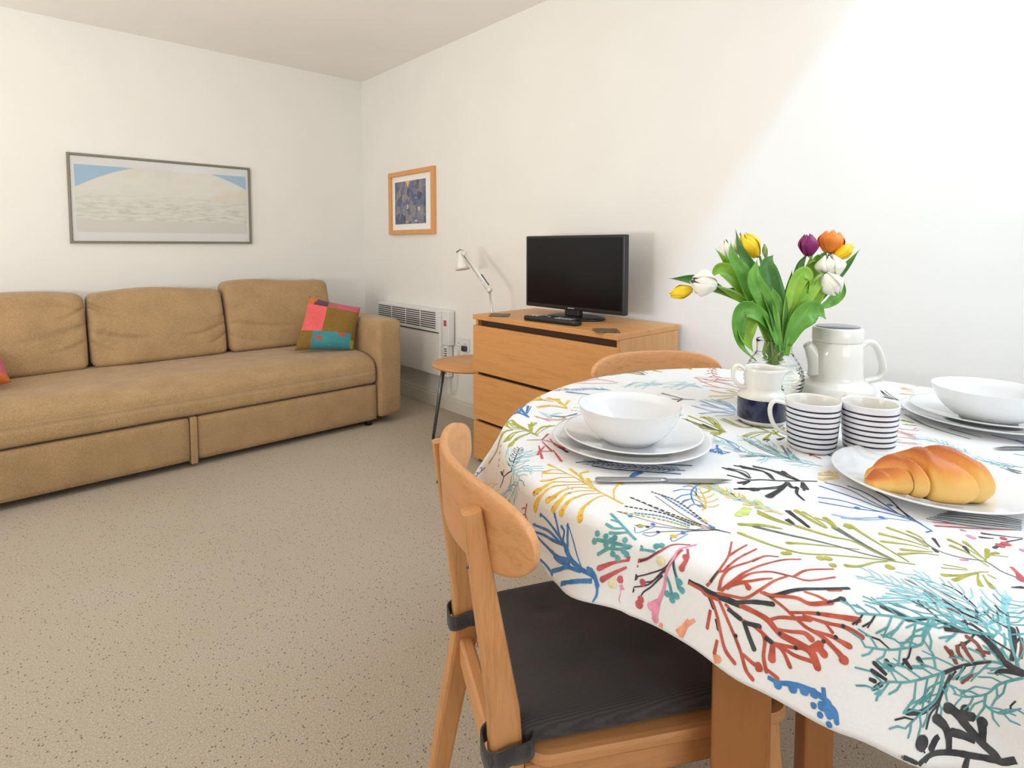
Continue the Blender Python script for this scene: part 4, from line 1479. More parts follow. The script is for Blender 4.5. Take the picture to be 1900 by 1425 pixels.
('S','o',1.16,3.77,-425,355,-414,403,-405,446),
('S','o',1.16,3.77,-414,403,-431,432,-408,474),
('S','o',1.16,3.77,-423,376,-385,414),
('S','o',1.16,3.77,-414,415,-396,464),
('S','o',1.16,3.77,-417,394,-450,400,-490,379),
('S','o',1.16,3.77,-424,378,-459,376,-501,351),
('S','o',1.16,3.77,-425,366,-384,388,-363,382),
('S','o',1.16,3.77,-398,402,-372,416),
('S','o',1.16,3.77,-437,414,-462,422),
('S','o',1.45,2.9,-422,466,-456,468,-482,463),
('S','o',1.45,2.9,-452,422,-505,392,-522,400),
('S','m',1.16,2.61,-459,353,-437,334,-432,309,-447,263),
('S','m',1.16,2.61,-437,334,-404,350),
('S','m',1.16,2.61,-442,328,-466,280),
('S','m',1.16,2.61,-432,309,-439,274),
('S','m',1.16,2.61,-460,283,-488,237),
('S','m',1.16,2.61,-466,280,-483,296),
('S','m',1.16,2.61,-456,308,-496,286),
('S','m',1.16,2.61,-420,329,-440,295,-446,261),
('S','m',1.16,2.61,-463,316,-503,268),
('S','n',1.16,2.9,-471,265,-488,237),
('S','n',1.16,2.9,-441,286,-449,259),
('F','c',1,(20,5),-566,276,-530,293,-498,310),
('F','c',1,(20,5),-566,276,-580,248,-598,272,-606,289),
('F','c',1,(20,5),-566,276,-552,252,-552,236),
('F','k',1,(14,5),-566,281,-542,296,-499,330),
('F','k',1,(14,5),-566,281,-572,318),
('S','c2',1.16,1.45,-566,276,-540,322,-512,346),
('S','c2',1.16,1.45,-566,272,-591,292,-599,326),
('F','b3',1.1,(18,4),-369,73,-398,111,-431,158,-457,199),
('S','b3',1.74,2.32,-352,87,-373,114,-408,160,-436,198),
('S','b3',1.74,2.32,-387,70,-418,111,-452,156,-465,187),
('S','b3',1.74,2.32,-475,216,-444,192,-343,78),
('S','b',2.03,4.35,-463,116,-442,122,-429,120),
('S','c2',1.45,2.32,-310,469,-306,437,-281,426),
('S','c2',1.45,2.32,-314,457,-319,422),
('S','k2',1.45,2.9,-314,431,-299,403),
('S','k2',1.45,2.9,-301,406,-265,400),
('S','r2',1.16,2.03,-339,453,-338,411),
('S','r2',1.16,2.03,-343,440,-324,404,-298,388),
('D','k2',1.4,0,-250,430,-236,402),
('D','k2',1.4,0,-229,441,-219,416),
('S','b2',0.87,1.3,-170,134,-184,84),
('S','b2',0.87,1.3,-180,100,-218,54),
('B','o',2.5,0,-503,379),
('B','o',2.5,0,-521,365),
('B','o',2.5,0,-537,355),
('B','o',2.5,0,-548,350),
('B','o',2.5,0,-562,320),
('F','t',1,(18,5),56,-296,40,-263,23,-229),
('F','c',1,(18,5),41,-283,48,-229,28,-172),
('F','c',1,(18,5),69,-224,103,-171,96,-130),
('F','c',1,(18,5),14,-294,-41,-255,-63,-217),
('S','k2',1.45,2.32,4,-298,6,-278),
('S','k2',1.45,2.32,30,-296,31,-280),
('S','k2',1.45,2.32,19,-297,22,-265),
('S','k2',1.45,2.32,167,-208,206,-133,261,-82),
('S','k2',1.45,2.32,195,-220,216,-167),
('S','o',1.45,2.9,190,-118,181,-102),
('S','o',1.45,2.9,206,-110,212,-90),
('S','o',1.04,2.26,-429,-120,-427,-97,-423,-77),
('S','o',1.04,2.26,-428,-117,-426,-89,-422,-71),
('S','o',1.04,2.26,-448,-115,-454,-100,-471,-81),
('S','o',1.04,2.26,-450,-112,-459,-95,-476,-73),
('S','o',1.04,2.26,-405,-152,-396,-137,-385,-106),
('S','o',1.04,2.26,-403,-153,-392,-140,-379,-114),
('S','o',1.04,2.26,-397,-159,-385,-146,-385,-132),
('S','o',1.04,2.26,-396,-162,-385,-151,-379,-146),
('S','o',1.04,2.26,-384,-173,-380,-166),
('S','o',1.04,2.26,-383,-175,-377,-171),
('S','k',1.22,1.74,-420,-137,-406,-122,-394,-99),
('S','k',1.22,1.74,-418,-137,-402,-115,-390,-100),
('S','k',1.22,1.74,-423,-119,-416,-109),
('S','k',1.22,1.74,-426,-121,-423,-117),
('S','k',0.87,2.09,-320,-13,-301,5,-307,30),
('S','k',0.87,2.09,-322,-10,-311,14,-312,38),
('S','k',0.87,2.09,-300,-42,-279,-21,-289,16),
('S','k',0.87,2.09,-299,-38,-277,-8,-289,29),
('S','k',0.87,2.09,-273,-67,-263,-44,-262,-19,-268,7),
('S','k',0.87,2.09,-275,-68,-274,-48,-266,-21,-270,2),
('S','k',0.87,2.09,-274,-69,-268,-42,-261,-31),
('S','k',0.87,2.09,-275,-69,-268,-46,-258,-35),
('S','k',0.87,2.09,-295,-57,-327,-56,-357,-32,-377,-15),
('S','k',0.87,2.09,-294,-57,-323,-59,-354,-38,-370,-20),
('S','k',0.87,2.09,-276,-72,-297,-81),
('S','k',0.87,2.09,-277,-73,-305,-87),
('S','k',0.87,2.09,-332,-17,-349,-11),
('S','k',0.87,2.09,-332,-18,-351,-16),
('S','k',1.74,3.48,-300,-60,-326,-63,-364,-62),
('S','k',1.74,3.48,-301,-60,-335,-62,-365,-60),
('S','k',2.61,3.48,-362,-30,-361,-36),
('S','k',2.61,3.48,-362,-31,-358,-36),
('S','k2',0.87,0.7,-190,-28,-177,22,-143,79),
('S','k2',0.87,0.7,-191,-28,-179,19,-149,82),
('S','k2',0.87,0.7,-193,-4,-214,25,-237,46),
('S','k2',0.87,0.7,-193,-6,-216,21,-237,35),
('S','k2',0.7,0.7,-182,-16,-134,19),
('S','k2',0.7,0.7,-183,-16,-135,18),
('S','k2',0.7,0.7,-176,3,-149,39),
('S','k2',0.7,0.7,-178,3,-154,39),
('S','k2',0.7,0.7,-189,-31,-144,10),
('S','k2',0.7,0.7,-188,-33,-143,4),
('S','c',0.43,0.43,-405,-99,-398,-28,-407,61),
('S','c',0.43,0.43,-406,-97,-399,-21,-406,66),
('S','o',0.7,1.74,-84,33,-68,75,-56,110),
('S','o',0.7,1.74,-84,30,-71,62,-58,97),
('S','o',0.7,1.74,-72,68,-97,86,-135,90),
('S','o',0.7,1.74,-71,64,-100,71,-133,75),
('S','o',0.7,1.74,-63,98,-45,131),
('S','o',0.7,1.74,-63,100,-43,140),
('S','o',0.7,1.74,-64,100,-87,121,-66,170),
('S','o',0.7,1.74,-63,99,-81,114,-56,169),
('S','o',0.7,1.74,-77,59,-119,51),
('S','o',0.7,1.74,-79,59,-128,52),
('S','o',0.7,1.74,-83,53,-30,54),
('S','o',0.7,1.74,-80,54,-22,58),
('S','o',0.7,1.74,-87,38,-60,61),
('S','o',0.7,1.74,-87,38,-61,64),
('S','o',0.7,1.74,-132,136,-84,193,-78,209),
('S','o',0.7,1.74,-134,133,-86,186,-85,200),
('S','o',0.7,1.74,-136,135,-148,167),
('S','o',0.7,1.74,-135,137,-146,172),
('S','o',0.7,1.74,-132,129,-161,124),
('S','o',0.7,1.74,-134,129,-169,127),
('S','o',0.7,1.74,-137,132,-106,159),
('S','o',0.7,1.74,-135,131,-99,160),
('S','k',0.7,1.39,-65,100,-59,122,-49,147),
('S','k',0.7,1.39,-65,98,-55,118,-47,139),
('S','k',0.7,1.39,-86,31,-108,35),
('S','k',0.7,1.39,-83,31,-103,38),
('S','k',0.7,1.39,-142,133,-127,175),
('S','k',0.7,1.39,-140,133,-125,176),
('S','k',0.7,1.39,-116,47,-127,51),
('S','k',0.7,1.39,-117,45,-132,45),
('S','b2',0.43,0.78,29,186,46,226,47,276),
('S','b2',0.43,0.78,29,185,48,228,54,276),
('S','b2',0.43,0.78,29,184,9,216,7,258),
('S','b2',0.43,0.78,30,185,12,223,13,257),
('S','b2',0.43,0.78,11,178,-24,206,-65,223),
('S','b2',0.43,0.78,13,177,-23,203,-60,225),
('S','b2',0.43,0.78,43,196,70,268),
('S','b2',0.43,0.78,42,194,64,262),
('S','b2',0.43,0.78,21,178,62,216,79,252),
('S','b2',0.43,0.78,17,179,51,215,73,252),
('S','y2',0.87,2.09,163,245,140,271,144,304),
('S','y2',0.87,2.09,164,248,145,280,141,309),
('S','y2',0.87,2.09,152,241,118,252,99,274),
('S','y2',0.87,2.09,149,243,111,263,86,281),
('S','y2',0.87,2.09,171,253,173,281),
('S','y2',0.87,2.09,176,253,185,278),
('S','y2',0.87,2.09,127,238,82,250),
('S','y2',0.87,2.09,129,236,89,245),
('S','r2',0.52,1.04,216,260,235,324,244,387),
('S','r2',0.52,1.04,218,258,242,317,249,383),
('S','r2',0.52,1.04,249,295,247,334,213,366),
('S','r2',0.52,1.04,248,297,237,345,202,376),
('S','r2',0.52,1.04,201,256,187,290,177,338),
('S','r2',0.52,1.04,202,258,193,301,177,348),
('S','r2',0.52,1.04,282,315,264,372),
('S','r2',0.52,1.04,283,311,268,360),
('S','r2',0.52,1.04,140,-91,151,-120,169,-123),
('S','r2',0.52,1.04,137,-91,145,-124,163,-129),
('S','r2',0.52,1.04,106,-100,117,-130),
('S','r2',0.52,1.04,106,-100,123,-133),
('S','r2',0.52,1.04,80,-109,95,-138),
('S','r2',0.52,1.04,78,-108,91,-139),
('S','r2',0.52,1.04,44,-116,64,-153),
('S','r2',0.52,1.04,40,-116,53,-150),
('S','r2',0.52,1.04,129,-96,115,-129),
('S','r2',0.52,1.04,124,-99,99,-136),
('S','y2',1.04,2.61,-209,-98,-216,-90,-218,-82),
('S','y2',1.04,2.61,-210,-99,-215,-90,-226,-81),
('S','y2',1.04,2.61,-215,-106,-237,-95,-244,-91),
('S','y2',1.04,2.61,-216,-107,-237,-96,-245,-95),
('S','y2',1.04,2.61,-215,-100,-207,-83),
('S','y2',1.04,2.61,-210,-103,-192,-93),
('S','b',0.52,1.04,-45,-58,-56,-73),
('S','b',0.52,1.04,-47,-60,-61,-77),
('S','k',0.7,1.04,387,-41,419,-18,465,9),
('S','k',0.7,1.04,384,-39,406,-9,457,16),
('S','k',0.7,1.04,387,-27,395,-4),
('S','k',0.7,1.04,386,-27,393,-5),
('S','y2',0.7,1.74,500,-46,518,-14),
('S','y2',0.7,1.74,502,-48,522,-18),
('S','y2',0.7,1.74,479,-52,467,-21),
('S','y2',0.7,1.74,475,-54,455,-28),
('S','y2',0.7,1.74,528,-37,528,-13),
('S','y2',0.7,1.74,530,-37,536,-8),
('S','k',0.52,1.22,34,289,16,307,-7,332,-10,402),
('S','k',0.52,1.22,36,288,21,306,-2,336,-11,397),
('S','k',0.52,1.22,-4,336,2,388),
('S','k',0.52,1.22,-3,332,8,375),
('S','k',0.52,1.22,12,310,-26,304),
('S','k',0.52,1.22,13,311,-29,310),
('S','k',0.52,1.22,19,311,21,346,23,376),
('S','k',0.52,1.22,19,310,26,340,29,374),
('S','b2',0.43,0.78,0,168,10,212,35,273),
('S','b2',0.43,0.78,-1,171,11,220,32,278),
('S','b2',0.43,0.78,-8,167,-24,214,-16,268),
('S','b2',0.43,0.78,-6,165,-19,213,-13,263),
('S','b2',0.43,0.78,12,176,53,224,72,257),
('S','b2',0.43,0.78,11,172,54,212,68,250),
('S','b2',0.43,0.78,-18,166,-53,191),
('S','b2',0.43,0.78,-17,166,-51,191),
('S','o',0.7,2.09,-135,127,-115,171,-96,224),
('S','o',0.7,2.09,-135,128,-112,178,-94,226),
('S','o',0.7,2.09,-137,126,-159,159,-130,220),
('S','o',0.7,2.09,-132,128,-146,161,-116,222),
('S','o',0.7,2.09,-140,122,-90,173,-77,201),
('S','o',0.7,2.09,-137,122,-80,175,-69,197),
('S','o',0.7,2.09,-143,125,-158,142),
('S','o',0.7,2.09,-143,123,-160,137),
('S','k',0.7,1.57,-137,128,-129,179,-121,212),
('S','k',0.7,1.57,-138,131,-131,188,-122,219),
('S','c2',0.43,0.87,33,484,83,476,83,429),
('S','c2',0.43,0.87,32,483,82,474,84,429),
('S','c2',0.43,0.87,24,453,93,452,103,421),
('S','c2',0.43,0.87,24,454,94,454,104,421),
('S','c2',0.43,0.87,93,434,168,415,161,349),
('S','c2',0.43,0.87,92,435,158,418,157,351),
('S','c2',0.43,0.87,78,403,145,375,154,335),
('S','c2',0.43,0.87,78,408,146,395,148,347),
('S','c2',0.43,0.87,5,472,79,490),
('S','c2',0.43,0.87,5,470,77,486),
('S','c2',0.43,0.87,25,434,131,468),
('S','c2',0.43,0.87,24,431,128,457),
('S','c2',0.43,0.87,78,386,178,400),
('S','c2',0.43,0.87,80,387,188,405),
('S','c2',0.43,0.87,86,371,186,377),
('S','c2',0.43,0.87,86,367,182,369),
('S','r2',0.52,1.04,35,517,21,579,-39,595),
('S','r2',0.52,1.04,35,514,24,572,-35,592),
('S','r2',0.52,1.04,29,513,-10,552,-50,590),
('S','r2',0.52,1.04,25,515,-21,555,-57,602),
('S','r2',0.52,1.04,245,411,253,368,290,330),
('S','r2',0.52,1.04,243,407,246,357,288,317),
('S','r2',0.52,1.04,242,406,203,344,189,303),
('S','r2',0.52,1.04,243,411,206,359,188,314),
('S','r2',0.52,1.04,249,415,279,379,303,339),
('S','r2',0.52,1.04,253,411,289,368,316,332),
('S','o',0.61,1.57,103,581,155,566,167,522),
('S','o',0.61,1.57,101,584,148,577,161,535),
('S','o',0.61,1.57,172,521,180,565,155,574),
('S','o',0.61,1.57,170,521,174,567,146,576),
('S','o',0.61,1.57,135,577,97,581),
('S','o',0.61,1.57,131,577,88,583),
('S','o',0.61,1.57,236,508,232,538),
('S','o',0.61,1.57,239,510,241,544),
('S','o',0.61,1.57,161,527,148,569,115,577),
('S','o',0.61,1.57,166,527,158,574,130,582),
('S','k2',0.61,1.39,171,521,188,555,165,569),
('S','k2',0.61,1.39,168,519,179,552,155,562),
('S','k2',0.61,1.39,192,528,201,565),
('S','k2',0.61,1.39,193,528,206,563),
('S','b',0.7,1.22,-109,484,-122,518,-132,548),
('S','b',0.7,1.22,-112,480,-130,511,-140,543),
('S','b',0.7,1.22,-50,464,-82,475),
('S','b',0.7,1.22,-52,463,-90,472),
('S','y',0.7,2.26,-241,447,-217,489,-216,527),
('S','y',0.7,2.26,-241,451,-217,495,-208,538),
('S','y',0.7,2.26,-229,504,-242,535,-265,552),
('S','y',0.7,2.26,-226,503,-229,533,-257,549),
('S','y',0.7,2.26,-234,522,-247,548,-289,537),
('S','y',0.7,2.26,-235,521,-252,552,-289,533),
('S','y',0.7,2.26,-237,460,-198,483),
('S','y',0.7,2.26,-237,461,-195,485),
('S','y',0.7,2.26,-241,530,-219,561),
('S','y',0.7,2.26,-242,532,-224,573),
('S','y',0.7,2.26,-250,549,-256,545),
('S','y',0.7,2.26,-245,552,-245,551),
('S','y',0.7,2.26,-231,473,-200,512),
('S','y',0.7,2.26,-233,473,-209,518),
('S','y',0.7,2.26,-247,441,-260,478,-291,491),
('S','y',0.7,2.26,-242,444,-249,486,-278,497),
('S','y',0.7,2.26,-263,545,-295,528),
('S','y',0.7,2.26,-260,550,-288,541),
('S','b',0.87,1.39,-358,455,-344,494,-320,537),
('S','b',0.87,1.39,-357,452,-341,487,-316,527),
('S','b',0.87,1.39,-338,489,-341,510,-368,500),
('S','b',0.87,1.39,-335,488,-330,508,-361,492),
('S','b',0.87,1.39,-339,477,-296,515),
('S','b',0.87,1.39,-339,475,-294,510),
('S','b',0.87,1.39,-312,528,-314,525),
('S','b',0.87,1.39,-310,527,-310,524),
('S','b',0.87,1.39,-320,515,-288,537),
('S','b',0.87,1.39,-320,515,-290,531),
('S','b',0.87,1.39,-351,464,-358,508,-404,480),
('S','b',0.87,1.39,-349,463,-350,507,-394,482),
('S','b',0.87,1.39,-344,513,-383,497),
('S','b',0.87,1.39,-347,511,-388,491),
('S','o',0.7,2.26,-427,355,-421,400,-412,449),
('S','o',0.7,2.26,-427,354,-416,403,-411,448),
('S','o',0.7,2.26,-415,400,-436,422,-409,467),
('S','o',0.7,2.26,-412,402,-423,429,-401,472),
('S','o',0.7,2.26,-425,377,-390,418),
('S','o',0.7,2.26,-424,377,-388,418),
('S','o',0.7,2.26,-415,417,-397,467),
('S','o',0.7,2.26,-413,415,-395,465),
('S','o',0.7,2.26,-417,393,-449,402,-487,377),
('S','o',0.7,2.26,-415,393,-445,396,-484,375),
('S','o',0.7,2.26,-424,378,-457,375,-502,355),
('S','o',0.7,2.26,-426,376,-466,369,-508,348),
('S','o',0.7,2.26,-426,366,-385,385,-367,381),
('S','o',0.7,2.26,-423,363,-378,379,-355,378),
('S','o',0.7,2.26,-400,403,-376,423),
('S','o',0.7,2.26,-400,402,-380,420),
('S','o',0.7,2.26,-438,414,-464,420),
('S','o',0.7,2.26,-436,416,-456,431),
('S','o',0.87,1.74,-421,463,-453,458,-479,458),
('S','o',0.87,1.74,-422,466,-454,468,-480,467),
('S','o',0.87,1.74,-454,423,-509,397,-531,401),
('S','o',0.87,1.74,-454,423,-509,397,-527,406),
('S','c2',0.7,0.87,-564,274,-531,315,-509,340),
('S','c2',0.7,0.87,-565,275,-536,318,-510,346),
('S','c2',0.7,0.87,-567,272,-593,293,-603,329),
('S','c2',0.7,0.87,-568,271,-597,289,-606,321),
('S','b',1.22,2.61,-464,114,-444,117,-430,116),
('S','b',1.22,2.61,-464,114,-443,115,-428,116),
('S','c2',0.87,1.39,-310,471,-309,442,-281,432),
('S','c2',0.87,1.39,-310,469,-306,438,-281,428),
('S','c2',0.87,1.39,-316,456,-325,424),
('S','c2',0.87,1.39,-315,456,-323,418),
('S','k2',0.87,1.74,-315,430,-301,401),
('S','k2',0.87,1.74,-313,432,-293,404),
('S','k2',0.87,1.74,-300,407,-264,402),
('S','k2',0.87,1.74,-299,407,-256,404),
('S','r2',0.7,1.22,-341,450,-343,402),
('S','r2',0.7,1.22,-338,452,-336,406),
('S','r2',0.7,1.22,-344,442,-326,407,-300,396),
('S','r2',0.7,1.22,-344,439,-329,400,-301,384),
('S','b2',0.52,0.78,-172,131,-187,78),
('S','b2',0.52,0.78,-171,132,-188,76),
('S','b2',0.52,0.78,-181,97,-220,49),
('S','b2',0.52,0.78,-182,101,-225,54),
('S','k2',0.87,1.39,4,-299,9,-281),
('S','k2',0.87,1.39,2,-298,-3,-274),
('S','k2',0.87,1.39,31,-296,31,-280),
('S','k2',0.87,1.39,29,-296,28,-282),
('S','k2',0.87,1.39,17,-295,18,-256),
('S','k2',0.87,1.39,20,-299,28,-268),
('S','k2',0.87,1.39,167,-210,204,-136,264,-88),
('S','k2',0.87,1.39,166,-208,204,-131,259,-83),
('S','k2',0.87,1.39,194,-222,212,-172),
('S','k2',0.87,1.39,195,-221,217,-171),
('S','o',0.87,1.74,188,-118,178,-98),
('S','o',0.87,1.74,191,-120,184,-110),
('S','o',0.87,1.74,204,-109,207,-88),
('S','o',0.87,1.74,206,-110,212,-87),
)


def cloth_off(u, v, off):
    p = Vector(cloth(u, v))
    e = 1.5e-3
    s = max(1e-6, math.hypot(u, v))
    ru, rv = u / s, v / s
    a = Vector(cloth(u + ru * e, v + rv * e)) - Vector(cloth(u - ru * e, v - rv * e))
    b = Vector(cloth(u - rv * e, v + ru * e)) - Vector(cloth(u + rv * e, v - ru * e))
    n = a.cross(b).normalized()
    return p + n * off


CLOTHM = fabric('cloth_cotton_white', (0.86, 0.86, 0.86), 900, 0.02, 0.75, 0.08)
INK = dict(y=(0.80, 0.50, 0.035), o=(0.40, 0.40, 0.05), b=(0.045, 0.20, 0.50), b2=(0.26, 0.45, 0.74), b3=(0.04, 0.11, 0.24), n=(0.05, 0.035, 0.06),
           n2=(0.22, 0.06, 0.04), t=(0.10, 0.37, 0.40), c=(0.30, 0.66, 0.74), c2=(0.48, 0.72, 0.80), r=(0.52, 0.085, 0.045), r2=(0.78, 0.34, 0.33),
           k=(0.028, 0.030, 0.036), k2=(0.20, 0.23, 0.25), m=(0.55, 0.09, 0.10), p=(0.83, 0.30, 0.45), g=(0.13, 0.15, 0.13), e=(0.85, 0.33, 0.18),
           yl=(0.86, 0.76, 0.50), yg=(0.62, 0.70, 0.22), y2=(0.84, 0.62, 0.30))
INKS = list(INK)
clm = [CLOTHM]
for k_ in INKS:
    m_, nt, bsdf = mat('ink_' + k_, INK[k_], 0.75)
    nn = tex(nt, 'ShaderNodeTexNoise', coords(nt), Scale=70.0, Detail=4.0)
    hi = tuple(min(1, c * 1.15 + 0.035) for c in INK[k_])
    nt.links.new(ramp(nt, nn.outputs[0], [(0.35, sc3(INK[k_], 0.88)), (0.65, hi)]), bsdf.inputs['Base Color'])
    clm.append(m_)

cb_ = MB()
NS = 420
for side in (0, 1):
    vs = []
    fs = []
    ts = [0, .1, .25, .4, .55, .68, .78, .86, .92, .955] 
    rows = []
    for i in range(NS):
        ph = 2 * PI * i / NS
        deg = math.degrees(ph)
        hl = hang_len(deg)
        ss = [TR * t for t in ts] + [TR * .955 + (TR * .045 + 0.055) * k / 24 for k in range(1, 25)] + \
             [TR + 0.055 + (hl - 0.055) * k / 12 for k in range(1, 13)]
        rows.append(ss)
    nr = len(rows[0])
    off = 0.0 if side == 0 else -0.0018
    for i in range(NS):
        ph = 2 * PI * i / NS
        for s_ in rows[i][1:]:
            vs.append(cloth_off(s_ * math.cos(ph), s_ * math.sin(ph), off)[:])
    vs.append((TC[0], TC[1], TZ + off))
    m_ = nr - 1
    for i in range(NS):
        j = (i + 1) % NS
        for k in range(m_ - 1):
            f = (i * m_ + k, i * m_ + k + 1, j * m_ + k + 1, j * m_ + k)
            fs.append(f if side == 0 else f[::-1])
        f = (len(vs) - 1, i * m_, j * m_)
        fs.append(f if side == 0 else f[::-1])
    base = len(cb_.v)
    cb_.add(vs, fs, 0, True)
    if side == 1:
        for i in range(NS):
            j = (i + 1) % NS
            a, b_ = i * m_ + m_ - 1, j * m_ + m_ - 1
            cb_.f.append((a, base + a, base + b_, b_))
            cb_.m.append(0)
            cb_.s.append(False)
# printed coral pattern: thin flat strokes lying on the cloth, part of the same mesh
layer = [0]
rnd = random.Random(7)


def in_cloth(u, v, mg=0.001):
    s = math.hypot(u, v)
    return s < TR + hang_len(math.degrees(math.atan2(v, u))) - mg


def ribbon(pts, widths, col):
    """pts in metres (u, v); widths half-width in metres"""
    layer[0] += 1
    off = 0.00035 + (layer[0] % 9) * 0.00003
    k = INKS.index(col) + 1
    # resample to <= 4 mm
    P2, W2 = [], []
    for (a, b_, wa, wb) in zip(pts, pts[1:], widths, widths[1:]):
        L = math.hypot(b_[0] - a[0], b_[1] - a[1])
        n = max(1, int(L / 0.004))
        for q in range(n):
            t = q / n
            P2.append((a[0] + (b_[0] - a[0]) * t, a[1] + (b_[1] - a[1]) * t))
            W2.append(wa + (wb - wa) * t)
    P2.append(tuple(pts[-1][:2]))
    W2.append(widths[-1])
    # rounded end
    t0 = Vector(P2[-1]) - Vector(P2[-2]) if len(P2) > 1 else Vector((1, 0))
    if t0.length > 0:
        t0 = t0.normalized()
        for q in (0.5, 0.87, 1.0):
            P2.append((pts[-1][0] + t0.x * W2[-1] * q if q == 0.5 else pts[-1][0] + t0.x * widths[-1] * q,
                       pts[-1][1] + t0.y * widths[-1] * q))
            W2.append(widths[-1] * math.sqrt(max(0.02, 1 - q * q)))
    n = len(P2)
    vs = []
    prev = None
    run = []

    def flush():
        if len(run) > 1:
            m = len(run)
            cb_.add([p for r in run for p in r], [(2 * i, 2 * i + 1, 2 * i + 3, 2 * i + 2) for i in range(m - 1)], k, True)
        run.clear()
    for i in range(n):
        a, b_ = P2[max(0, i - 1)], P2[min(n - 1, i + 1)]
        d = Vector((b_[0] - a[0], b_[1] - a[1]))
        if d.length < 1e-9:
            continue
        d = d.normalized()
        wv = W2[i] * (1 + 0.16 * noise.noise(Vector((P2[i][0] * 160, P2[i][1] * 160, 3.3 * layer[0]))))
        l_ = (P2[i][0] - d.y * wv, P2[i][1] + d.x * wv)
        r_ = (P2[i][0] + d.y * wv, P2[i][1] - d.x * wv)
        if in_cloth(*l_) and in_cloth(*r_):
            run.append((cloth_off(*r_, off)[:], cloth_off(*l_, off)[:]))
        else:
            flush()
    flush()


def blob(u, v, r, col):
    layer[0] += 1
    off = 0.00045 + (layer[0] % 9) * 0.00003
    k = INKS.index(col) + 1
    n = 14
    ring = []
    for i in range(n):
        a = 2 * PI * i / n
        q = r * (1 + 0.18 * noise.noise(Vector((math.cos(a) * 1.3, math.sin(a) * 1.3, 5.1 * layer[0]))))
        ring.append((u + q * math.cos(a), v + q * math.sin(a)))
    if all(in_cloth(*p) for p in ring):
        cb_.add([cloth_off(*p, off)[:] for p in ring] + [cloth_off(u, v, off)[:]], [(i, (i + 1) % n, n) for i in range(n)], k, True)


def spath(fl, n=5):
    pts = [(fl[i] / 1000.0, fl[i + 1] / 1000.0, 0) for i in range(0, len(fl), 2)]
    if len(pts) < 3:
        return [(p[0], p[1]) for p in pts]
    return [(p.x, p.y) for p in smooth_path(pts, n)]


def fern(path, col, w_, twl, sp):
    ws = [w_ * .7 + (w_ * .5) * (1 - i / max(1, len(path) - 1)) for i in range(len(path))]
    ribbon(path, ws, col if col != 'yg' else 'y2')
    acc = 0
    side = 1
    for i in range(1, len(path)):
        a, b_ = path[i - 1], path[i]
        L = math.hypot(b_[0] - a[0], b_[1] - a[1])
        acc += L
        while acc > sp:
            acc -= sp
            d = Vector((b_[0] - a[0], b_[1] - a[1])).normalized()
            f = i / len(path)
            tl = twl * (0.55 + 0.6 * rnd.random()) * (0.55 + 0.9 * math.sin(PI * min(1, 0.15 + f * .8)))
            side = -side
            ang = side * (0.75 + 0.35 * rnd.random())
            dx = Vector((d.x * math.cos(ang) - d.y * math.sin(ang), d.x * math.sin(ang) + d.y * math.cos(ang)))
            ang2 = side * (0.35 + 0.2 * rnd.random())
            dx2 = Vector((d.x * math.cos(ang2) - d.y * math.sin(ang2), d.x * math.sin(ang2) + d.y * math.cos(ang2)))
            s0 = Vector(b_)
            s1 = s0 + dx * tl * .5
            s2 = s1 + dx2 * tl * .5
            cc = col
            if col == 'yg':
                cc = rnd.choice(['yg', 'yg', 'y', 'c'])
            elif col == 't' and rnd.random() < .12:
                cc = 'k'
            elif col == 'c' and rnd.random() < .12:
                cc = 't'
            ribbon([s0, s1, s2], [w_ * .6, w_ * .75, w_ * .7], cc)
            if twl > .014 and rnd.random() < .7 and w_ > .0012:
                s3 = s1 + dx * tl * .35
                ribbon([s1, s3], [w_ * .5, w_ * .55], cc)


def draw(m):
    kind, col, a, b_ = m[:4]
    fl = m[4:]
    if kind == 'S':
        p = spath(fl)
        n = len(p)
        ws = []
        for i in range(n):
            t = i / (n - 1)
            # end bulbs swell only near the tip
            ws.append((a + (b_ - a) * (t ** 2.2 if b_ > a * 1.8 else t)) / 1000)
        ribbon(p, ws, col)
    elif kind == 'B':
        blob(fl[0] / 1000, fl[1] / 1000, a / 1000, col)
    elif kind == 'D':
        p = spath(fl, 8)
        acc = 0
        on = False
        for q, r_ in zip(p, p[1:]):
            L = math.hypot(r_[0] - q[0], r_[1] - q[1])
            n = max(1, int(L / 0.0065))
            for i in range(n):
                t = (i + .3) / n
                t2 = min(1, t + 0.5 / n)
                ribbon([(q[0] + (r_[0] - q[0]) * t, q[1] + (r_[1] - q[1]) * t), (q[0] + (r_[0] - q[0]) * t2, q[1] + (r_[1] - q[1]) * t2)],
                       [a / 1000, a / 1000], col)
    elif kind == 'F':
        fern(spath(fl, 6), col, a / 1000, b_[0] / 1000, b_[1] / 1000)


for m_ in MOTIFS:
    draw(m_)
# the print carries on over the far and right sides of the cloth
rr = random.Random(3)


def coral(u, v, ang, size, col, depth=4):
    def br(p, a, L, w_, k):
        q = p + Vector((math.cos(a), math.sin(a))) * L
        mid = (p + q) / 2 + Vector((rr.uniform(-.1, .1), rr.uniform(-.1, .1))) * L
        ribbon([p, mid, q], [w_, w_ * .9, w_ * (.8 if k else 1.6)], col)
        if k:
            for da in ((-.45, .4) if rr.random() < .6 else (-.6, -.05, .5)):
                br(q, a + da + rr.uniform(-.15, .15), L * rr.uniform(.6, .9), w_ * .78, k - 1)
    br(Vector((u, v)), ang, size, 0.0022, depth)


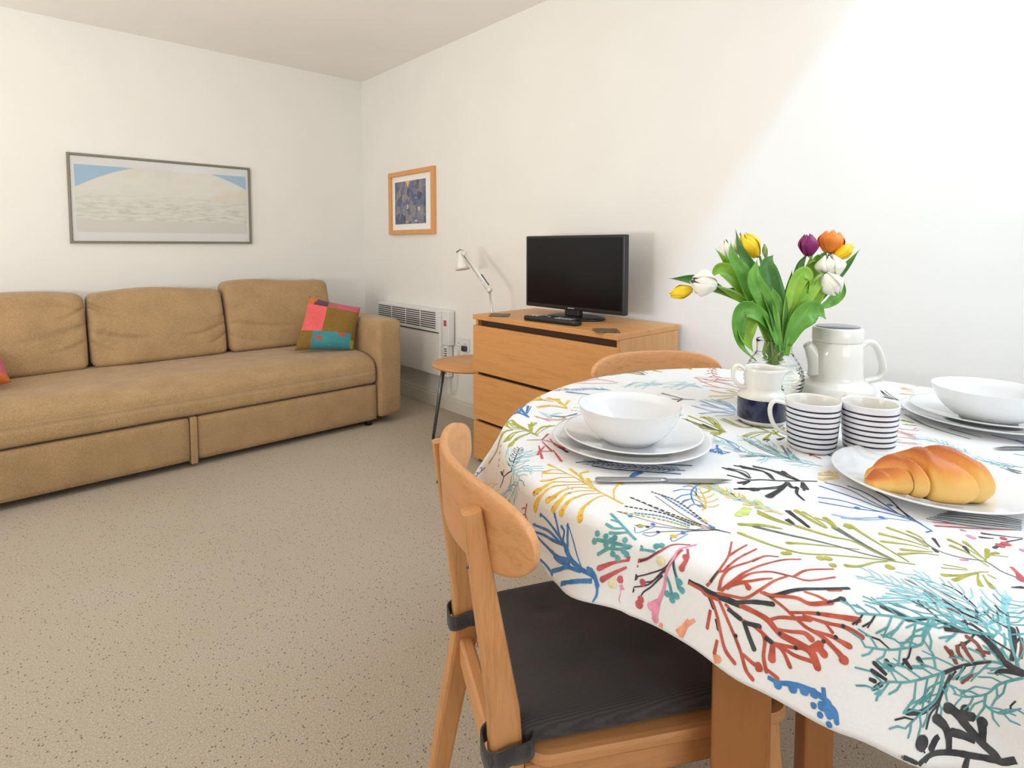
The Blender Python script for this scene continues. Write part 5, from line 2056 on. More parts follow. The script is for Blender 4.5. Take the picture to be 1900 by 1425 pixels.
occ = [(m_[i] / 1000, m_[i + 1] / 1000) for m_ in MOTIFS for i in range(4, len(m_) - 1, 2)]
for try_ in range(2600):
    ph, q = rr.uniform(0, 2 * PI), math.sqrt(rr.random())
    q *= TR + hang_len(math.degrees(ph)) - .02
    u, v, a = q * math.cos(ph), q * math.sin(ph), rr.uniform(0, 2 * PI)
    L_ = rr.uniform(.11, .15)
    mid = (u + math.cos(a) * L_ * .5, v + math.sin(a) * L_ * .5)
    rad = .062
    if mid[1] > -.05 and mid[0] < .0:          # only small sprigs between the larger sprays here
        rad, L_ = .034, L_ * .5
        mid = (u + math.cos(a) * L_ * .5, v + math.sin(a) * L_ * .5)
    if any((x - mid[0]) ** 2 + (y - mid[1]) ** 2 < rad * rad for x, y in occ) or not in_cloth(*mid):
        continue
    col = rr.choice(['r', 'b', 'o', 't', 'm', 'y', 'k', 'c', 'o', 'b', 'y2', 'r2'])
    if rr.random() < .6:
        coral(u, v, a, L_ * .30, col, 3)
    else:
        fern([(u + math.cos(a) * L_ * k / 5, v + math.sin(a + .12 * k) * L_ * k / 5) for k in range(6)], col, .0012, .020, .006)
    occ += [mid, (u, v), (u + math.cos(a) * L_, v + math.sin(a) * L_)]
clo = cb_.build('tablecloth', clm, None, fixn=False)
clo['label'] = 'white tablecloth printed with colourful coral and seaweed sprays, draped over the round table'
clo['category'] = 'tablecloth'

# ---------------------------------------------------------------- dining table
dt = thing('dining_table', 'round dining table under the coral print cloth, a square wooden leg showing', 'table', (TC[0], TC[1], 0))
MB().lathe([(0, .722), (.575, .722), (.583, .728), (.585, .738), (.583, .748), (.575, .7525), (0, .7525)], 96).build('tabletop', M['oak_x'], dt)


def tleg(name, x, y, sz, rz, z1=.7215, dep=None):
    Mx = Matrix.Translation((x - TC[0], y - TC[1], 0)) @ Matrix.Rotation(rz, 4, 'Z')
    return MB().box(-sz / 2, sz / 2, -(dep or sz) / 2, (dep or sz) / 2, 0.0, z1, 0.004, M=Mx).build(name, M['table_wood'], dt)


A0 = math.radians(-42)
tleg('leg', 0.727, 0.339, 0.072, A0 + math.radians(-20))
tleg('leg', 1.16, 0.86, 0.072, A0)
tleg('leg', 1.66, 0.46, 0.072, A0)
tleg('leg', 1.24, -0.05, 0.072, A0)
gl_ = tleg('gate_leg', 0.972, 0.327, 0.052, A0 + .1, .7215, 0.03)
MB().lathe([(0, 0), (.006, 0), (.007, .002), (0, .002)], 14, 0, (0, 0),
           Matrix.Translation((0.972 - TC[0] - .009, 0.327 - TC[1] - .014, 0.43)) @ Matrix.Rotation(PI / 2, 4, 'X') ).build('screw', M['leg_metal'], gl_)
for (a, b_) in (((0.75, .36), (1.15, .83)), ((1.18, .83), (1.63, .48)), ((1.63, .44), (1.25, -.02)), ((1.21, -.02), (.76, .33))):
    d = Vector((b_[0] - a[0], b_[1] - a[1], 0))
    Mx = Matrix.Translation(((a[0] + b_[0]) / 2 - TC[0], (a[1] + b_[1]) / 2 - TC[1], 0)) @ Matrix.Rotation(math.atan2(d.y, d.x), 4, 'Z')
    L = d.length - .07
    MB().box(-L / 2, L / 2, -.011, .011, .655, .7215, .002, M=Mx).build('apron', M['table_wood'], dt)

# ---------------------------------------------------------------- dining chairs
PAD = fabric('seat_pad_charcoal', (0.050, 0.046, 0.048), 350, 0.30, 0.95, 0.5)
nt = PAD.node_tree                       # ribbed weave across the pad
wv = nt.nodes.new('ShaderNodeTexWave')
wv.bands_direction = 'X'
wv.inputs['Scale'].default_value = 95.0
wv.inputs['Distortion'].default_value = 2.5
wv.inputs['Detail'].default_value = 3.0
tc = nt.nodes.new('ShaderNodeTexCoord')
nt.links.new(tc.outputs['Object'], wv.inputs['Vector'])
bsdf = nt.nodes['Principled BSDF']
nt.links.new(ramp(nt, wv.outputs[0], [(0.0, (0.040, 0.035, 0.037)), (1.0, (0.062, 0.058, 0.062))]), bsdf.inputs['Base Color'])
bump(nt, bsdf, wv.outputs[0], 0.25, 0.001)


def make_chair(label):
    t = thing('dining_chair', label, 'chair')
    # backrest: a bent plywood shell, ends swept forward
    nA, nZ = 44, 14
    th = 0.018

    def surf(a, q, side):
        # a -1..1 across, q -1..1 up; superellipse outline
        hh = (max(0, 1 - abs(a) ** 4.0)) ** (1 / 2.4)
        x = 0.214 * a
        z = 0.746 + 0.060 * q * hh
        y = -0.058 + 1.6 * x * x - 0.06 * (z - 0.746)
        n = Vector((-3.2 * x, 1, 0)).normalized()
        rim = 1 - 0.35 * max(abs(q) ** 10, abs(a) ** 24)
        p = Vector((x, y, z)) + n * (side * th / 2 * rim)
        return p[:]
    vs = []
    fs = []
    for side in (1, -1):
        for i in range(nA + 1):
            a = math.sin((i / nA - .5) * PI)
            for j in range(nZ + 1):
                q = math.sin((j / nZ - .5) * PI)
                vs.append(surf(a, q, side))
    m = (nA + 1) * (nZ + 1)
    idx = lambda s_, i, j: s_ * m + i * (nZ + 1) + j
    for i in range(nA):
        for j in range(nZ):
            fs.append((idx(0, i, j), idx(0, i, j + 1), idx(0, i + 1, j + 1), idx(0, i + 1, j)))
            fs.append((idx(1, i, j), idx(1, i + 1, j), idx(1, i + 1, j + 1), idx(1, i, j + 1)))
        for j in (0, nZ):
            fs.append((idx(0, i, j), idx(0, i + 1, j), idx(1, i + 1, j), idx(1, i, j)))
    mb = MB()
    mb.add(vs, fs, 0, True)
    bo = mb.build('backrest', M['beech_x'], t)
    for s_ in (1, -1):
        lg_ = MB()
        pts = [(s_ * .150, -.085, 0), (s_ * .147, -.045, .22), (s_ * .144, -.006, .42), (s_ * .143, -.010, .50), (s_ * .141, -.035, .66), (s_ * .140, -.052, .775)]
        sz = [(.026, .030), (.034, .038), (.038, .046), (.037, .042), (.030, .032), (.026, .026)]
        lg_.beam(pts, sz, 0)
        lo_ = lg_.build('rear_leg', M['beech_z'], t)
        MB().lathe([(0, 0), (.0035, 0), (.0035, .002), (0, .002)], 12, 0, (0, 0),
                   Matrix.Translation((s_ * .1405, -.0560, .700)) @ Matrix.Rotation(math.radians(80), 4, 'X')).build('screw', M['leg_metal'], lo_)
        fl = MB().beam([(s_ * .185, .42, 0), (s_ * .178, .405, .2), (s_ * .170, .385, .418)], [(.024, .026), (.030, .034), (.034, .040)], 0)
        fl.build('front_leg', M['beech_z'], t)
        MB().beam([(s_ * .148, .018, .395), (s_ * .166, .365, .395)], (.022, .048), 0, (1, 0, 0)).build('side_rail', M['beech_y'], t)
    MB().beam([(-.126, -.008, .385), (.126, -.008, .385)], (.024, .050), 0, (0, 1, 0)).build('rear_rail', M['beech_x'], t)
    MB().beam([(-.150, .385, .390), (.150, .385, .390)], (.024, .050), 0, (0, 1, 0)).build('front_rail', M['beech_x'], t)
    # seat board with rounded corners
    out = []
    W0, W1, y0, y1, cr = .174, .196, .018, .425, .035
    for (cx, cy, a0) in ((W1 - cr, y1 - cr, 0), (-W1 + cr, y1 - cr, 90), (-W0 + cr, y0 + cr, 180), (W0 - cr, y0 + cr, 270)):
        for k in range(9):
            a = math.radians(a0 + k * 90 / 8)
            out.append((cx + cr * math.cos(a), cy + cr * math.sin(a)))
    prof = [(0.0, .422, .94), (0.0, .4205, .985), (0, .425, 1.0), (0, .434, 1.0), (0, .4395, .99), (0, .4405, .95)]
    vs = []
    for (_, z, k) in prof:
        for (x, y) in out:
            yy = (y - .22) * k + .22
            vs.append((x * k, yy, z))
    n = len(out)
    fs = [tuple(range(n))[::-1], tuple((len(prof) - 1) * n + i for i in range(n))]
    for r_ in range(len(prof) - 1):
        for i in range(n):
            j = (i + 1) % n
            fs.append((r_ * n + i, r_ * n + j, (r_ + 1) * n + j, (r_ + 1) * n + i))
    MB().add(vs, fs, 0, False).build('seat', M['beech_y'], t)
    # padded cushion with tufts and strap loops round the posts
    tufts = [(sx * .075, .12 + k * .12) for sx in (-1, 1) for k in range(3)]

    def pfn(o, u, v, w_):
        o = o.copy()
        if w_ > 0:
            for (tx, ty) in tufts:
                d2 = ((o.x - tx) ** 2 + (o.y + .225 - .015 - ty) ** 2) / 0.0009
                o.z -= 0.007 * math.exp(-d2) * w_
            o.z += 0.002 * noisy(o, 14, 3)
        o.x *= 1 + 0.06 * (o.y / .21)
        return o
    pb = soft_box(-.163, .163, .010, .428, .441, .472, 0.013, (40, 50, 4), (0.003, 0.003, 0.007), pfn)
    pad = MB().bm(pb).build('seat_pad', PAD, t)
    for s_ in (1, -1):
        vs = []
        n = 40
        cx, cy = s_ * .1435, -.004
        ring = []
        for i in range(n):
            a = 2 * PI * i / n
            dx, dy = .031 * math.cos(a), .038 * math.sin(a)
            if dy > 0:
                dx *= 1.05
            k = 1 / max(abs(math.cos(a)) ** 4 + abs(math.sin(a)) ** 4, 1e-6) ** .25 * .92
            ring.append((cx + dx * k, cy + dy * k, a))
        for (o_, z) in ((0, .438), (0, .464), (-.003, .464), (-.003, .438)):
            for (x, y, a) in ring:
                tilt = -.010 * (math.sin(a) < 0) * abs(math.sin(a))
                vs.append((x + o_ * math.cos(a), y + o_ * math.sin(a), z + tilt))
        fs = []
        for r_ in range(4):
            for i in range(n):
                j = (i + 1) % n
                fs.append((r_ * n + i, r_ * n + j, ((r_ + 1) % 4) * n + j, ((r_ + 1) % 4) * n + i))
        MB().add(vs, fs, 0, True).build('strap', PAD, pad)
    return t


chair = make_chair('plywood backed dining chair with a charcoal seat pad, nearest the camera')
chair.location = (0.560, 0.677, 0)
chair.rotation_euler = (0, 0, math.radians(-116.7))
chair['group'] = 'chairs at the dining table'
c2 = copy_tree(chair)
c2['label'] = 'dining chair behind the table by the chest, only its curved back top showing'
fx, fy = -.55, -.835
c2.rotation_euler = (0, 0, math.atan2(fy, fx) - PI / 2)
c2.location = (1.538, 1.012, 0)
c2.scale = (1, 1, 0.968)

# ---------------------------------------------------------------- crockery and cutlery
ZT = TZ + 0.0011                          # things stand on the printed cloth


def plate_prof(r, h=0.020, base=0.55):
    b = r * base
    return [(0, .003), (b * .88, .003), (b * .90, 0), (b * .97, 0), (b * 1.0, .003), (r * .80, .009), (r * .97, h - .003), (r, h - .0008), (r * .998, h + .0006),
            (r * .97, h), (r * .80, h * .62), (b * 1.08, .0075), (b * .98, .0062), (0, .006)]


def plate(label, x, y, z, r, group, h=.020):
    o = MB().lathe(plate_prof(r, h), 96).build('plate', M['porcelain'], None, (x, y, z), label=label, category='plate', group=group)
    return o


def bowl(label, x, y, z, r, h, group):
    prof = [(0, .004), (r * .44, .004), (r * .45, 0), (r * .49, 0), (r * .50, .005), (r * .62, h * .13), (r * .75, h * .29), (r * .86, h * .50), (r * .94, h * .73), (r * .992, h * .985),
            (r, h), (r * .985, h), (r * .925, h * .74), (r * .845, h * .52), (r * .73, h * .32), (r * .60, h * .17), (r * .46, .0095), (0, .008)]
    return MB().lathe(prof, 96).build('bowl', M['porcelain'], None, (x, y, z), label=label, category='bowl', group=group)


plate('large white plate at the bottom of the left place setting', .852, .614, ZT, .142, 'white dinner plates')
plate('smaller white plate directly under the left bowl', .850, .608, ZT + .0135, .1245, 'white dinner plates', .018)
bowl('wide white bowl on top of the left place setting', .826, .598, ZT + .0205, .0905, .064, 'white bowls')
plate('large white plate at the bottom of the right place setting, cut by the frame', 1.505, .205, ZT, .142, 'white dinner plates')
plate('smaller white plate directly under the right bowl, cut by the frame', 1.492, .203, ZT + .0135, .1245, 'white dinner plates', .018)
bowl('wide white bowl on top of the right place setting, cut by the frame', 1.455, .190, ZT + .0205, .0945, .064, 'white bowls')
plate('white plate carrying the croissant', 1.036, .200, ZT, .1300, 'white dinner plates')

# mugs
M['stripe'] = mat('mug_stripe', (0.008, 0.009, 0.03), 0.35)[0]


def mug(label, x, y, hd_deg):
    t = thing('striped_mug', label, 'mug', (x, y, ZT), 0, 'striped mugs')
    r0, r1, h = .0385, .0458, .089
    mb = MB()
    N = 56
    R = lambda z: r0 + (r1 - r0) * (z / h) ** .75

    nz = 190
    prof = [(0, .003), (r0 * .80, .003), (r0 * .83, 0), (r0 * .93, .0)] + [(R(max(z, 0.0)), z) for z in [.004 + (h - .0055) * k / nz for k in range(nz + 1)]] + \
           [(r1 - .0008, h), (r1 - .0026, h - .0004), (r1 - .0036, h - .003), (r0 + .002, .030), (r0 - .004, .010), (r0 * .6, .006), (0, .006)]
    mb.lathe(prof, N)
    # dark stripes: bands of faces of the outer wall
    k = 0
    for i, f in enumerate(mb.f):
        zs = [mb.v[q][2] for q in f]
        rs = [math.hypot(mb.v[q][0], mb.v[q][1]) for q in f]
        zc = sum(zs) / len(zs)
        if min(rs) > R(max(0, zc)) - .0012 and .004 < zc < h - .006:
            ph = (h - .0115 - zc) / .0094
            fr = ph - math.floor(ph)
            if -0.2 < ph < 8.3 and (fr < .32):
                mb.m[i] = 1
    for i, f in enumerate(mb.f):
        if mb.m[i] == 0 and max(mb.v[q][2] for q in f) > h - .0012:
            mb.m[i] = 2
    n0 = len(prof)
    for i in range(len(mb.f)):
        if i // N >= n0 - 8:
            mb.m[i] = 2
    mb.build('body', [M['mugwhite'], M['stripe'], M['stoneware']], t)
    if hd_deg is not None:
        a = math.radians(hd_deg)
        ax = Vector((math.cos(a), math.sin(a), 0))
        pts = [(R(.079) - .003, .079), (.064, .083), (.072, .072), (.0705, .052), (.060, .033), (R(.024) - .003, .022)]
        pp = smooth_path([(ax.x * q, ax.y * q, z) for q, z in pts], 6)
        MB().tube(pp, [(.0062, .0038)] * len(pp), 14, 0, up=(0, 0, 1)).build('handle', M['stoneware'], t)
    return t


mug('navy and white striped mug on the left, its handle towards the jug', 1.083, .385, 128)
mug('navy and white striped mug on the right, behind the croissant plate', 1.137, .310, 50)

# creamer jug


def jug_handle(ax, pts, wa, wb):
    pp = smooth_path([(ax[0] * q, ax[1] * q, z) for q, z in pts], 7)
    return MB().tube(pp, [(wa, wb)] * len(pp), 14, 0, up=(0, 0, 1))


jx, jy = 1.170, .515
jg = thing('milk_jug', 'small cream milk jug with a navy band round its wide foot', 'jug', (jx, jy, ZT))
toward = Vector((0.74, -0.673))           # image right
N = 72
out_p = [(0, .002), (.036, .002), (.041, 0), (.0465, .007), (.0478, .010), (.0478, .0105), (.0480, .025), (.0480, .0535), (.0480, .054), (.0465, .060), (.041, .0655), (.0362, .069), (.0352, .073),
         (.0350, .090), (.0358, .106), (.0375, .114), (.0365, .1148), (.0345, .112), (.0328, .104), (.0320, .080), (.033, .070), (.040, .060), (.044, .045),
         (.043, .012), (.030, .006), (0, .006)]
mb = MB().lathe(out_p, N)
# draw the rim out into a spout
nv = []
for p in mb.v:
    d = Vector((p[0], p[1]))
    if d.length > 1e-6 and p[2] > .072:
        c_ = d.normalized().dot(toward)
        k = max(0, c_) ** 5 * ((p[2] - .072) / .043) ** 2
        d = d + toward * (.020 * k)
        nv.append((d.x, d.y, p[2] + .001 * k - 0.003 * max(0, c_) ** 2 * ((p[2] - .072) / .043)))
    else:
        nv.append(p)
mb.v = nv
for i, f in enumerate(mb.f):
    zc = sum(mb.v[q][2] for q in f) / len(f)
    rc = min(math.hypot(mb.v[q][0], mb.v[q][1]) for q in f)
    if .0105 <= zc <= .0538 and rc > .0474:
        mb.m[i] = 1
mb.build('body', [M['stoneware'], M['navy']], jg)
jug_handle((-toward.x, -toward.y), [(.033, .106), (.050, .118), (.060, .112), (.060, .092), (.050, .078), (.034, .073)], .0058, .0042).build('handle', M['stoneware'], jg)

# coffee pot
cp = thing('coffee_pot', 'tall cream coffee pot with a broad foot and a navy topped lid', 'coffee pot', (1.448, .466, ZT))
prof = [(0, .002), (.070, .002), (.076, 0), (.0800, .006), (.0805, .008), (.0805, .034), (.0795, .042), (.074, .047), (.060, .052), (.0560, .057), (.0548, .065), (.0535, .110),
        (.0528, .142), (.0515, .144), (.048, .144), (.048, .060), (.070, .040), (.074, .012), (.05, .006), (0, .006)]
mb = MB().lathe(prof, 80)
for i, f in enumerate(mb.f):
    zc = sum(mb.v[q][2] for q in f) / len(f)
    rc = min(math.hypot(mb.v[q][0], mb.v[q][1]) for q in f)
    if .0081 <= zc <= .030 and rc > .0804 and False:
        mb.m[i] = 1
mb.build('body', [M['stoneware'], M['navy']], cp)
ld = MB().lathe([(0, .1445), (.0522, .1445), (.0528, .1455), (.0532, .150), (.0532, .172), (.0515, .176), (.0485, .1775), (0, .1775)], 80)
ldo = ld.build('lid', M['stoneware'], cp)
MB().lathe([(0, .1776), (.0462, .1776), (.0464, .1783), (.0455, .1788), (0, .1790)], 64).build('lid_top', M['navy'], ldo)
jug_handle((toward.x, toward.y), [(.050, .128), (.068, .140), (.084, .138), (.098, .118), (.107, .090), (.108, .070), (.098, .057), (.076, .050), (.064, .048)], .0100, .0072).build('handle', M['stoneware'], cp)
sp_ = MB()
a = (-toward.x, -toward.y)
pts = smooth_path([(a[0] * q, a[1] * q, z) for q, z in ((.034, .078), (.041, .092), (.050, .108), (.060, .124), (.070, .137))], 5)
n = len(pts)
sp_.tube(pts, [(.024 - .014 * (i / (n - 1)) ** .8, .036 - .026 * (i / (n - 1)) ** .8) for i in range(n)], 18, 0, up=(0, 0, 1))
sp_.build('spout', M['stoneware'], cp)

# knives


def knife(label, p0, p1):
    d = Vector((p1[0] - p0[0], p1[1] - p0[1]))
    t = thing('table_knife', label, 'knife', (p0[0], p0[1], ZT), math.atan2(d.y, d.x), 'table knives')
    L = d.length
    hp = [(0.0, 0), (.003, 0), (.03, 0), (.07, 0), (.100, 0), (L * .52, 0)]
    MB().tube([(q, 0, .0035) for q, _ in hp], [(.005, .0012), (.0085, .0026), (.0080, .0030), (.0066, .0030), (.0052, .0028), (.005, .0022)], 16).build('handle', M['steel'], t)
    n = 16
    vs = []
    for i in range(n + 1):
        f = i / n
        x = L * .5 + (L * .5) * f
        w0 = -.005 - .004 * math.sin(min(1, f * 1.6) * PI * .5) + (.0095 * max(0, f - .7) / .3)
        w1 = .0052 - .0045 * max(0, f - .85) / .15
        for (y, z) in ((w1, .0030), (w1, .0018), (w0, .0022), (w0, .0025)):
            vs.append((x, y, z))
    fs = []
    for i in range(n):
        for j in range(4):
            fs.append((i * 4 + j, i * 4 + (j + 1) % 4, i * 4 + 4 + (j + 1) % 4, i * 4 + 4 + j))
    fs += [(0, 1, 2, 3), tuple(n * 4 + j for j in range(4))]
    MB().add(vs, fs, 0, False).build('blade', M['steel'], t)
    return t


knife('steel table knife lying in front of the left place setting', (.677, .552), (.833, .409))
knife('steel table knife at the right edge of the frame, before the right place setting', (1.464, .030), (1.314, .163))

# croissant
cm, nt, bsdf = mat('baked_pastry', (0.80, 0.42, 0.12), 0.42)
tcn = nt.nodes.new('ShaderNodeAttribute')
tcn.attribute_name = 'bake'
cn = tex(nt, 'ShaderNodeTexNoise', coords(nt, (1, 1, 1)), Scale=35.0, Detail=6.0, Roughness=0.65)
mx = nt.nodes.new('ShaderNodeMath')
mx.operation = 'MULTIPLY_ADD'
mx.inputs[1].default_value = 0.35
nt.links.new(cn.outputs[0], mx.inputs[0])
sub = nt.nodes.new('ShaderNodeMath')
sub.operation = 'ADD'
sub.inputs[1].default_value = -0.17
nt.links.new(tcn.outputs['Fac'], sub.inputs[0])
nt.links.new(sub.outputs[0], mx.inputs[2])
nt.links.new(ramp(nt, mx.outputs[0], [(0.0, (0.84, 0.54, 0.17)), (0.35, (0.82, 0.44, 0.10)), (0.65, (0.74, 0.26, 0.05)), (1.0, (0.50, 0.12, 0.025))]), bsdf.inputs['Base Color'])
bsdf.inputs['Subsurface Weight'].default_value = 0.08
bsdf.inputs['Subsurface Radius'].default_value = (.01, .005, .002)
bump(nt, bsdf, cn.outputs[0], 0.25, 0.002)
cz = ZT + .0095
spine = [(.937, .253), (.958, .242), (.978, .226), (.990, .204), (1.000, .184), (1.025, .168), (1.063, .158), (1.096, .147)]
sp3 = smooth_path([(x, y, 0) for x, y in spine], 16)
n = len(sp3)
cum = [0]
for p, q in zip(sp3, sp3[1:]):
    cum.append(cum[-1] + (q - p).length)
Lt = cum[-1]
# overlapping rolled layers: (start, end, radius at the leading edge)
LAY = [(-.2, .12, .8), (.07, .26, .95), (.22, .42, 1.1), (.38, .58, 1.12), (.54, .70, 1.0), (.68, .86, 1.0), (.84, 1.2, .9)]
ENV = [(0, .22), (.08, .46), (.22, .78), (.42, 1.04), (.56, 1.08), (.63, .98), (.69, .54), (.80, .50), (.92, .38), (1, .18)]
vs = []
bake = []
NR = 56
for i in range(n):
    f = cum[i] / Lt
    env = lerp_tab(ENV, f)
    R0 = .0370 * env
    t = (sp3[min(i + 1, n - 1)] - sp3[max(i - 1, 0)]).normalized()
    side = Vector((t.y, -t.x, 0))              # towards the camera side
    for j in range(NR):
        a = 2 * PI * j / NR
        # the rolled edges spiral: shift the ridge position round the section
        ff = f - .13 * math.cos(a)
        rr_ = .72
        edge = 0
        for (s0, s1, k) in LAY:
            if s0 <= ff <= s1:
                x = (ff - s0) / (s1 - s0)
                c_ = min(1, x / .55) ** .8 * min(1, (1 - x) / .10) ** .5
                q = .56 + .54 * c_ * (.75 + .25 * k)
                if q > rr_:
                    rr_ = q
                    edge = c_
        r = R0 * rr_ + .002
        up_ = math.sin(a)
        x_ = math.cos(a)
        z = r * up_ * .86
        if z < -r * .55:
            z = -r * .55
        bulge = 1.25 if x_ > 0 else 0.95
        p = sp3[i] + side * (x_ * r * bulge)
        wob = .0012 * noisy((p.x, p.y, z), 55, 2)
        vs.append((p.x, p.y, cz + max(0.0, z + r * .55 + wob) if z > -r * .5 else cz))
        b_ = max(0, up_) * .65 + max(0, edge - .75) * 1.2 * max(0, up_ + .25) - .12 * (1 - edge) + (.12 if f > .8 else 0)
        bake.append(b_)
fs = []
for i in range(n - 1):
    for j in range(NR):
        j2 = (j + 1) % NR
        fs.append((i * NR + j, i * NR + j2, (i + 1) * NR + j2, (i + 1) * NR + j))
fs.append(tuple(range(NR))[::-1])
fs.append(tuple((n - 1) * NR + j for j in range(NR)))
cr = MB().add(vs, fs, 0, True).build('croissant', cm, None, label='golden baked croissant lying on its white plate', category='croissant')
at = cr.data.attributes.new('bake', 'FLOAT', 'POINT')
at.data.foreach_set('value', bake)

# ---------------------------------------------------------------- vase of tulips
VX, VY = 1.330, .560
VC = Vector((VX, VY, 0))
gm, nt, bsdf = mat('clear_glass', (0.97, 0.99, 0.985), 0.01, 0, **{'Transmission Weight': 1.0, 'IOR': 1.25})
vz = thing('glass_vase', 'round ribbed clear glass vase holding the tulips', 'vase', (VX, VY, ZT))
pr = [(0, 0), (.034, 0), (.040, .003)]
Ro = lambda z: .040 + .024 * math.sin(PI * min(1, max(0, (z - .003) / .118)) ** .95) if z < .118 else .0385
prof_o = []
for k in range(60):
    z = .003 + .113 * k / 59
    prof_o.append((Ro(z) + .0009 * math.sin(z * 2 * PI / .0085), z))
prof_o += [(.0390, .119), (.0385, .124), (.0390, .142), (.0398, .1490), (.0388, .1500), (.0372, .1485), (.0362, .142), (.0360, .120), (.040, .112), (.054, .092), (.0585, .065),
           (.053, .035), (.040, .012), (.02, .008), (0, .008)]
MB().lathe(pr + prof_o[1:], 72).build('glass_body', gm, vz)
wm, nt, bsdf = mat('vase_water', (0.96, 1.0, 0.98), 0.0, 0, **{'Transmission Weight': 1.0, 'IOR': 1.33})
MB().lathe([(0, .0085), (.02, .0085), (.0395, .0125), (.0522, .036), (.0576, .065), (.0560, .082), (0, .082)], 48).build('water', wm, vz)

F_PX = 1060.0
fwd = Vector((math.sin(YAW) * math.cos(PITCH), math.cos(YAW) * math.cos(PITCH), -math.sin(PITCH)))
rgt = Vector((math.cos(YAW), -math.sin(YAW), 0))
upv = rgt.cross(fwd)
VD = (VC + Vector((0, 0, .9)) - Vector((0, 0, CAM_H))).dot(fwd)     # depth of the bouquet


def bq(px, py, d=0.0):
    """a point of the bouquet, d metres behind (+) or before (-) the vase axis"""
    k = (VD + d)
    return Vector((0, 0, CAM_H)) + fwd * k + rgt * ((px - 950) / F_PX * k) - upv * ((py - 521.8) / F_PX * k)


def leafmat(name, c1, c2):
    m, nt, b = mat(name, c1, 0.38)
    nn = tex(nt, 'ShaderNodeTexNoise', coords(nt), Scale=30.0, Detail=4.0)
    nt.links.new(ramp(nt, nn.outputs[0], [(0.35, c2), (0.65, c1)]), b.inputs['Base Color'])
    b.inputs['Subsurface Weight'].default_value = 0.15
    b.inputs['Subsurface Radius'].default_value = (.002, .006, .001)
    return m


LEAF = [leafmat('tulip_leaf_light', (0.33, 0.57, 0.06), (0.21, 0.45, 0.035)), leafmat('tulip_leaf_dark', (0.09, 0.27, 0.05), (0.05, 0.18, 0.03)),
        leafmat('tulip_leaf_mid', (0.17, 0.43, 0.055), (0.10, 0.31, 0.03))]
STEM = leafmat('tulip_stem', (0.30, 0.45, 0.09), (0.20, 0.36, 0.06))
PET = {}
for k, (c1, c2) in dict(white=((0.86, 0.85, 0.80), (0.84, 0.82, 0.68)), yellow=((0.90, 0.66, 0.01), (0.90, 0.56, 0.01)), purple=((0.26, 0.008, 0.14), (0.17, 0.004, 0.10)),
                        orange=((0.90, 0.28, 0.03), (0.86, 0.19, 0.015)), pink=((0.84, 0.62, 0.72), (0.86, 0.80, 0.78)), green=((0.30, 0.48, 0.12), (0.20, 0.38, 0.08))).items():
    m_, nt, b = mat('petal_' + k, c1, 0.45)
    nn = tex(nt, 'ShaderNodeTexNoise', coords(nt, (1, 1, 1)), Scale=60.0, Detail=3.0)
    nt.links.new(ramp(nt, nn.outputs[0], [(0.35, c2), (0.65, c1)]), b.inputs['Base Color'])
    b.inputs['Subsurface Weight'].default_value = 0.2
    b.inputs['Subsurface Radius'].default_value = (.006, .004, .003)
    PET[k] = m_


def petal_mb(base, axis, az, L, W, open_, curl=0.0, inner=0):
    """one cupped tulip petal"""
    ax = axis.normalized()
    s = ax.cross(Vector((0.3, 0.2, 1))).normalized()
    q = ax.cross(s).normalized()
    od = s * math.cos(az) + q * math.sin(az)
    sd = ax.cross(od).normalized()
    nu, nv = 12, 8
    vs = []
    for side in (0, 1):
        for i in range(nu + 1):
            u = i / nu
            rad = W * (.30 + .95 * math.sin(min(1.0, u * 1.25 + .05) * PI * .5) ** .9) * (1 - .78 * (max(0, u - .45) / .55) ** 1.6 * (1 - open_)) * (1 - .10 * inner)
            wid = 1.25 * math.sin(PI * (.12 + .74 * u)) ** .6
            for j in range(nv + 1):
                v = j / nv * 2 - 1
                a = v * wid * .62
                rr_ = rad - .0006 * side + .0012 * abs(v) ** 3 * (1 if inner == 0 else .3)
                p = base + ax * (L * (u - .16 * abs(v) ** 2.2 * u * u) + curl * u ** 4 * .004) + od * (rr_ * math.cos(a)) + sd * (rr_ * math.sin(a))
                vs.append(p[:])
    m = (nu + 1) * (nv + 1)
    fs = []
    I = lambda s_, i, j: s_ * m + i * (nv + 1) + j
    for i in range(nu):
        for j in range(nv):
            fs.append((I(0, i, j), I(0, i, j + 1), I(0, i + 1, j + 1), I(0, i + 1, j)))
            fs.append((I(1, i, j), I(1, i + 1, j), I(1, i + 1, j + 1), I(1, i, j + 1)))
        for j in (0, nv):
            fs.append((I(0, i, j), I(0, i + 1, j), I(1, i + 1, j), I(1, i, j)))
    for i in (0, nu):
        for j in range(nv):
            fs.append((I(0, i, j), I(0, i, j + 1), I(1, i, j + 1), I(1, i, j)))
    return MB().add(vs, fs, 0, True)


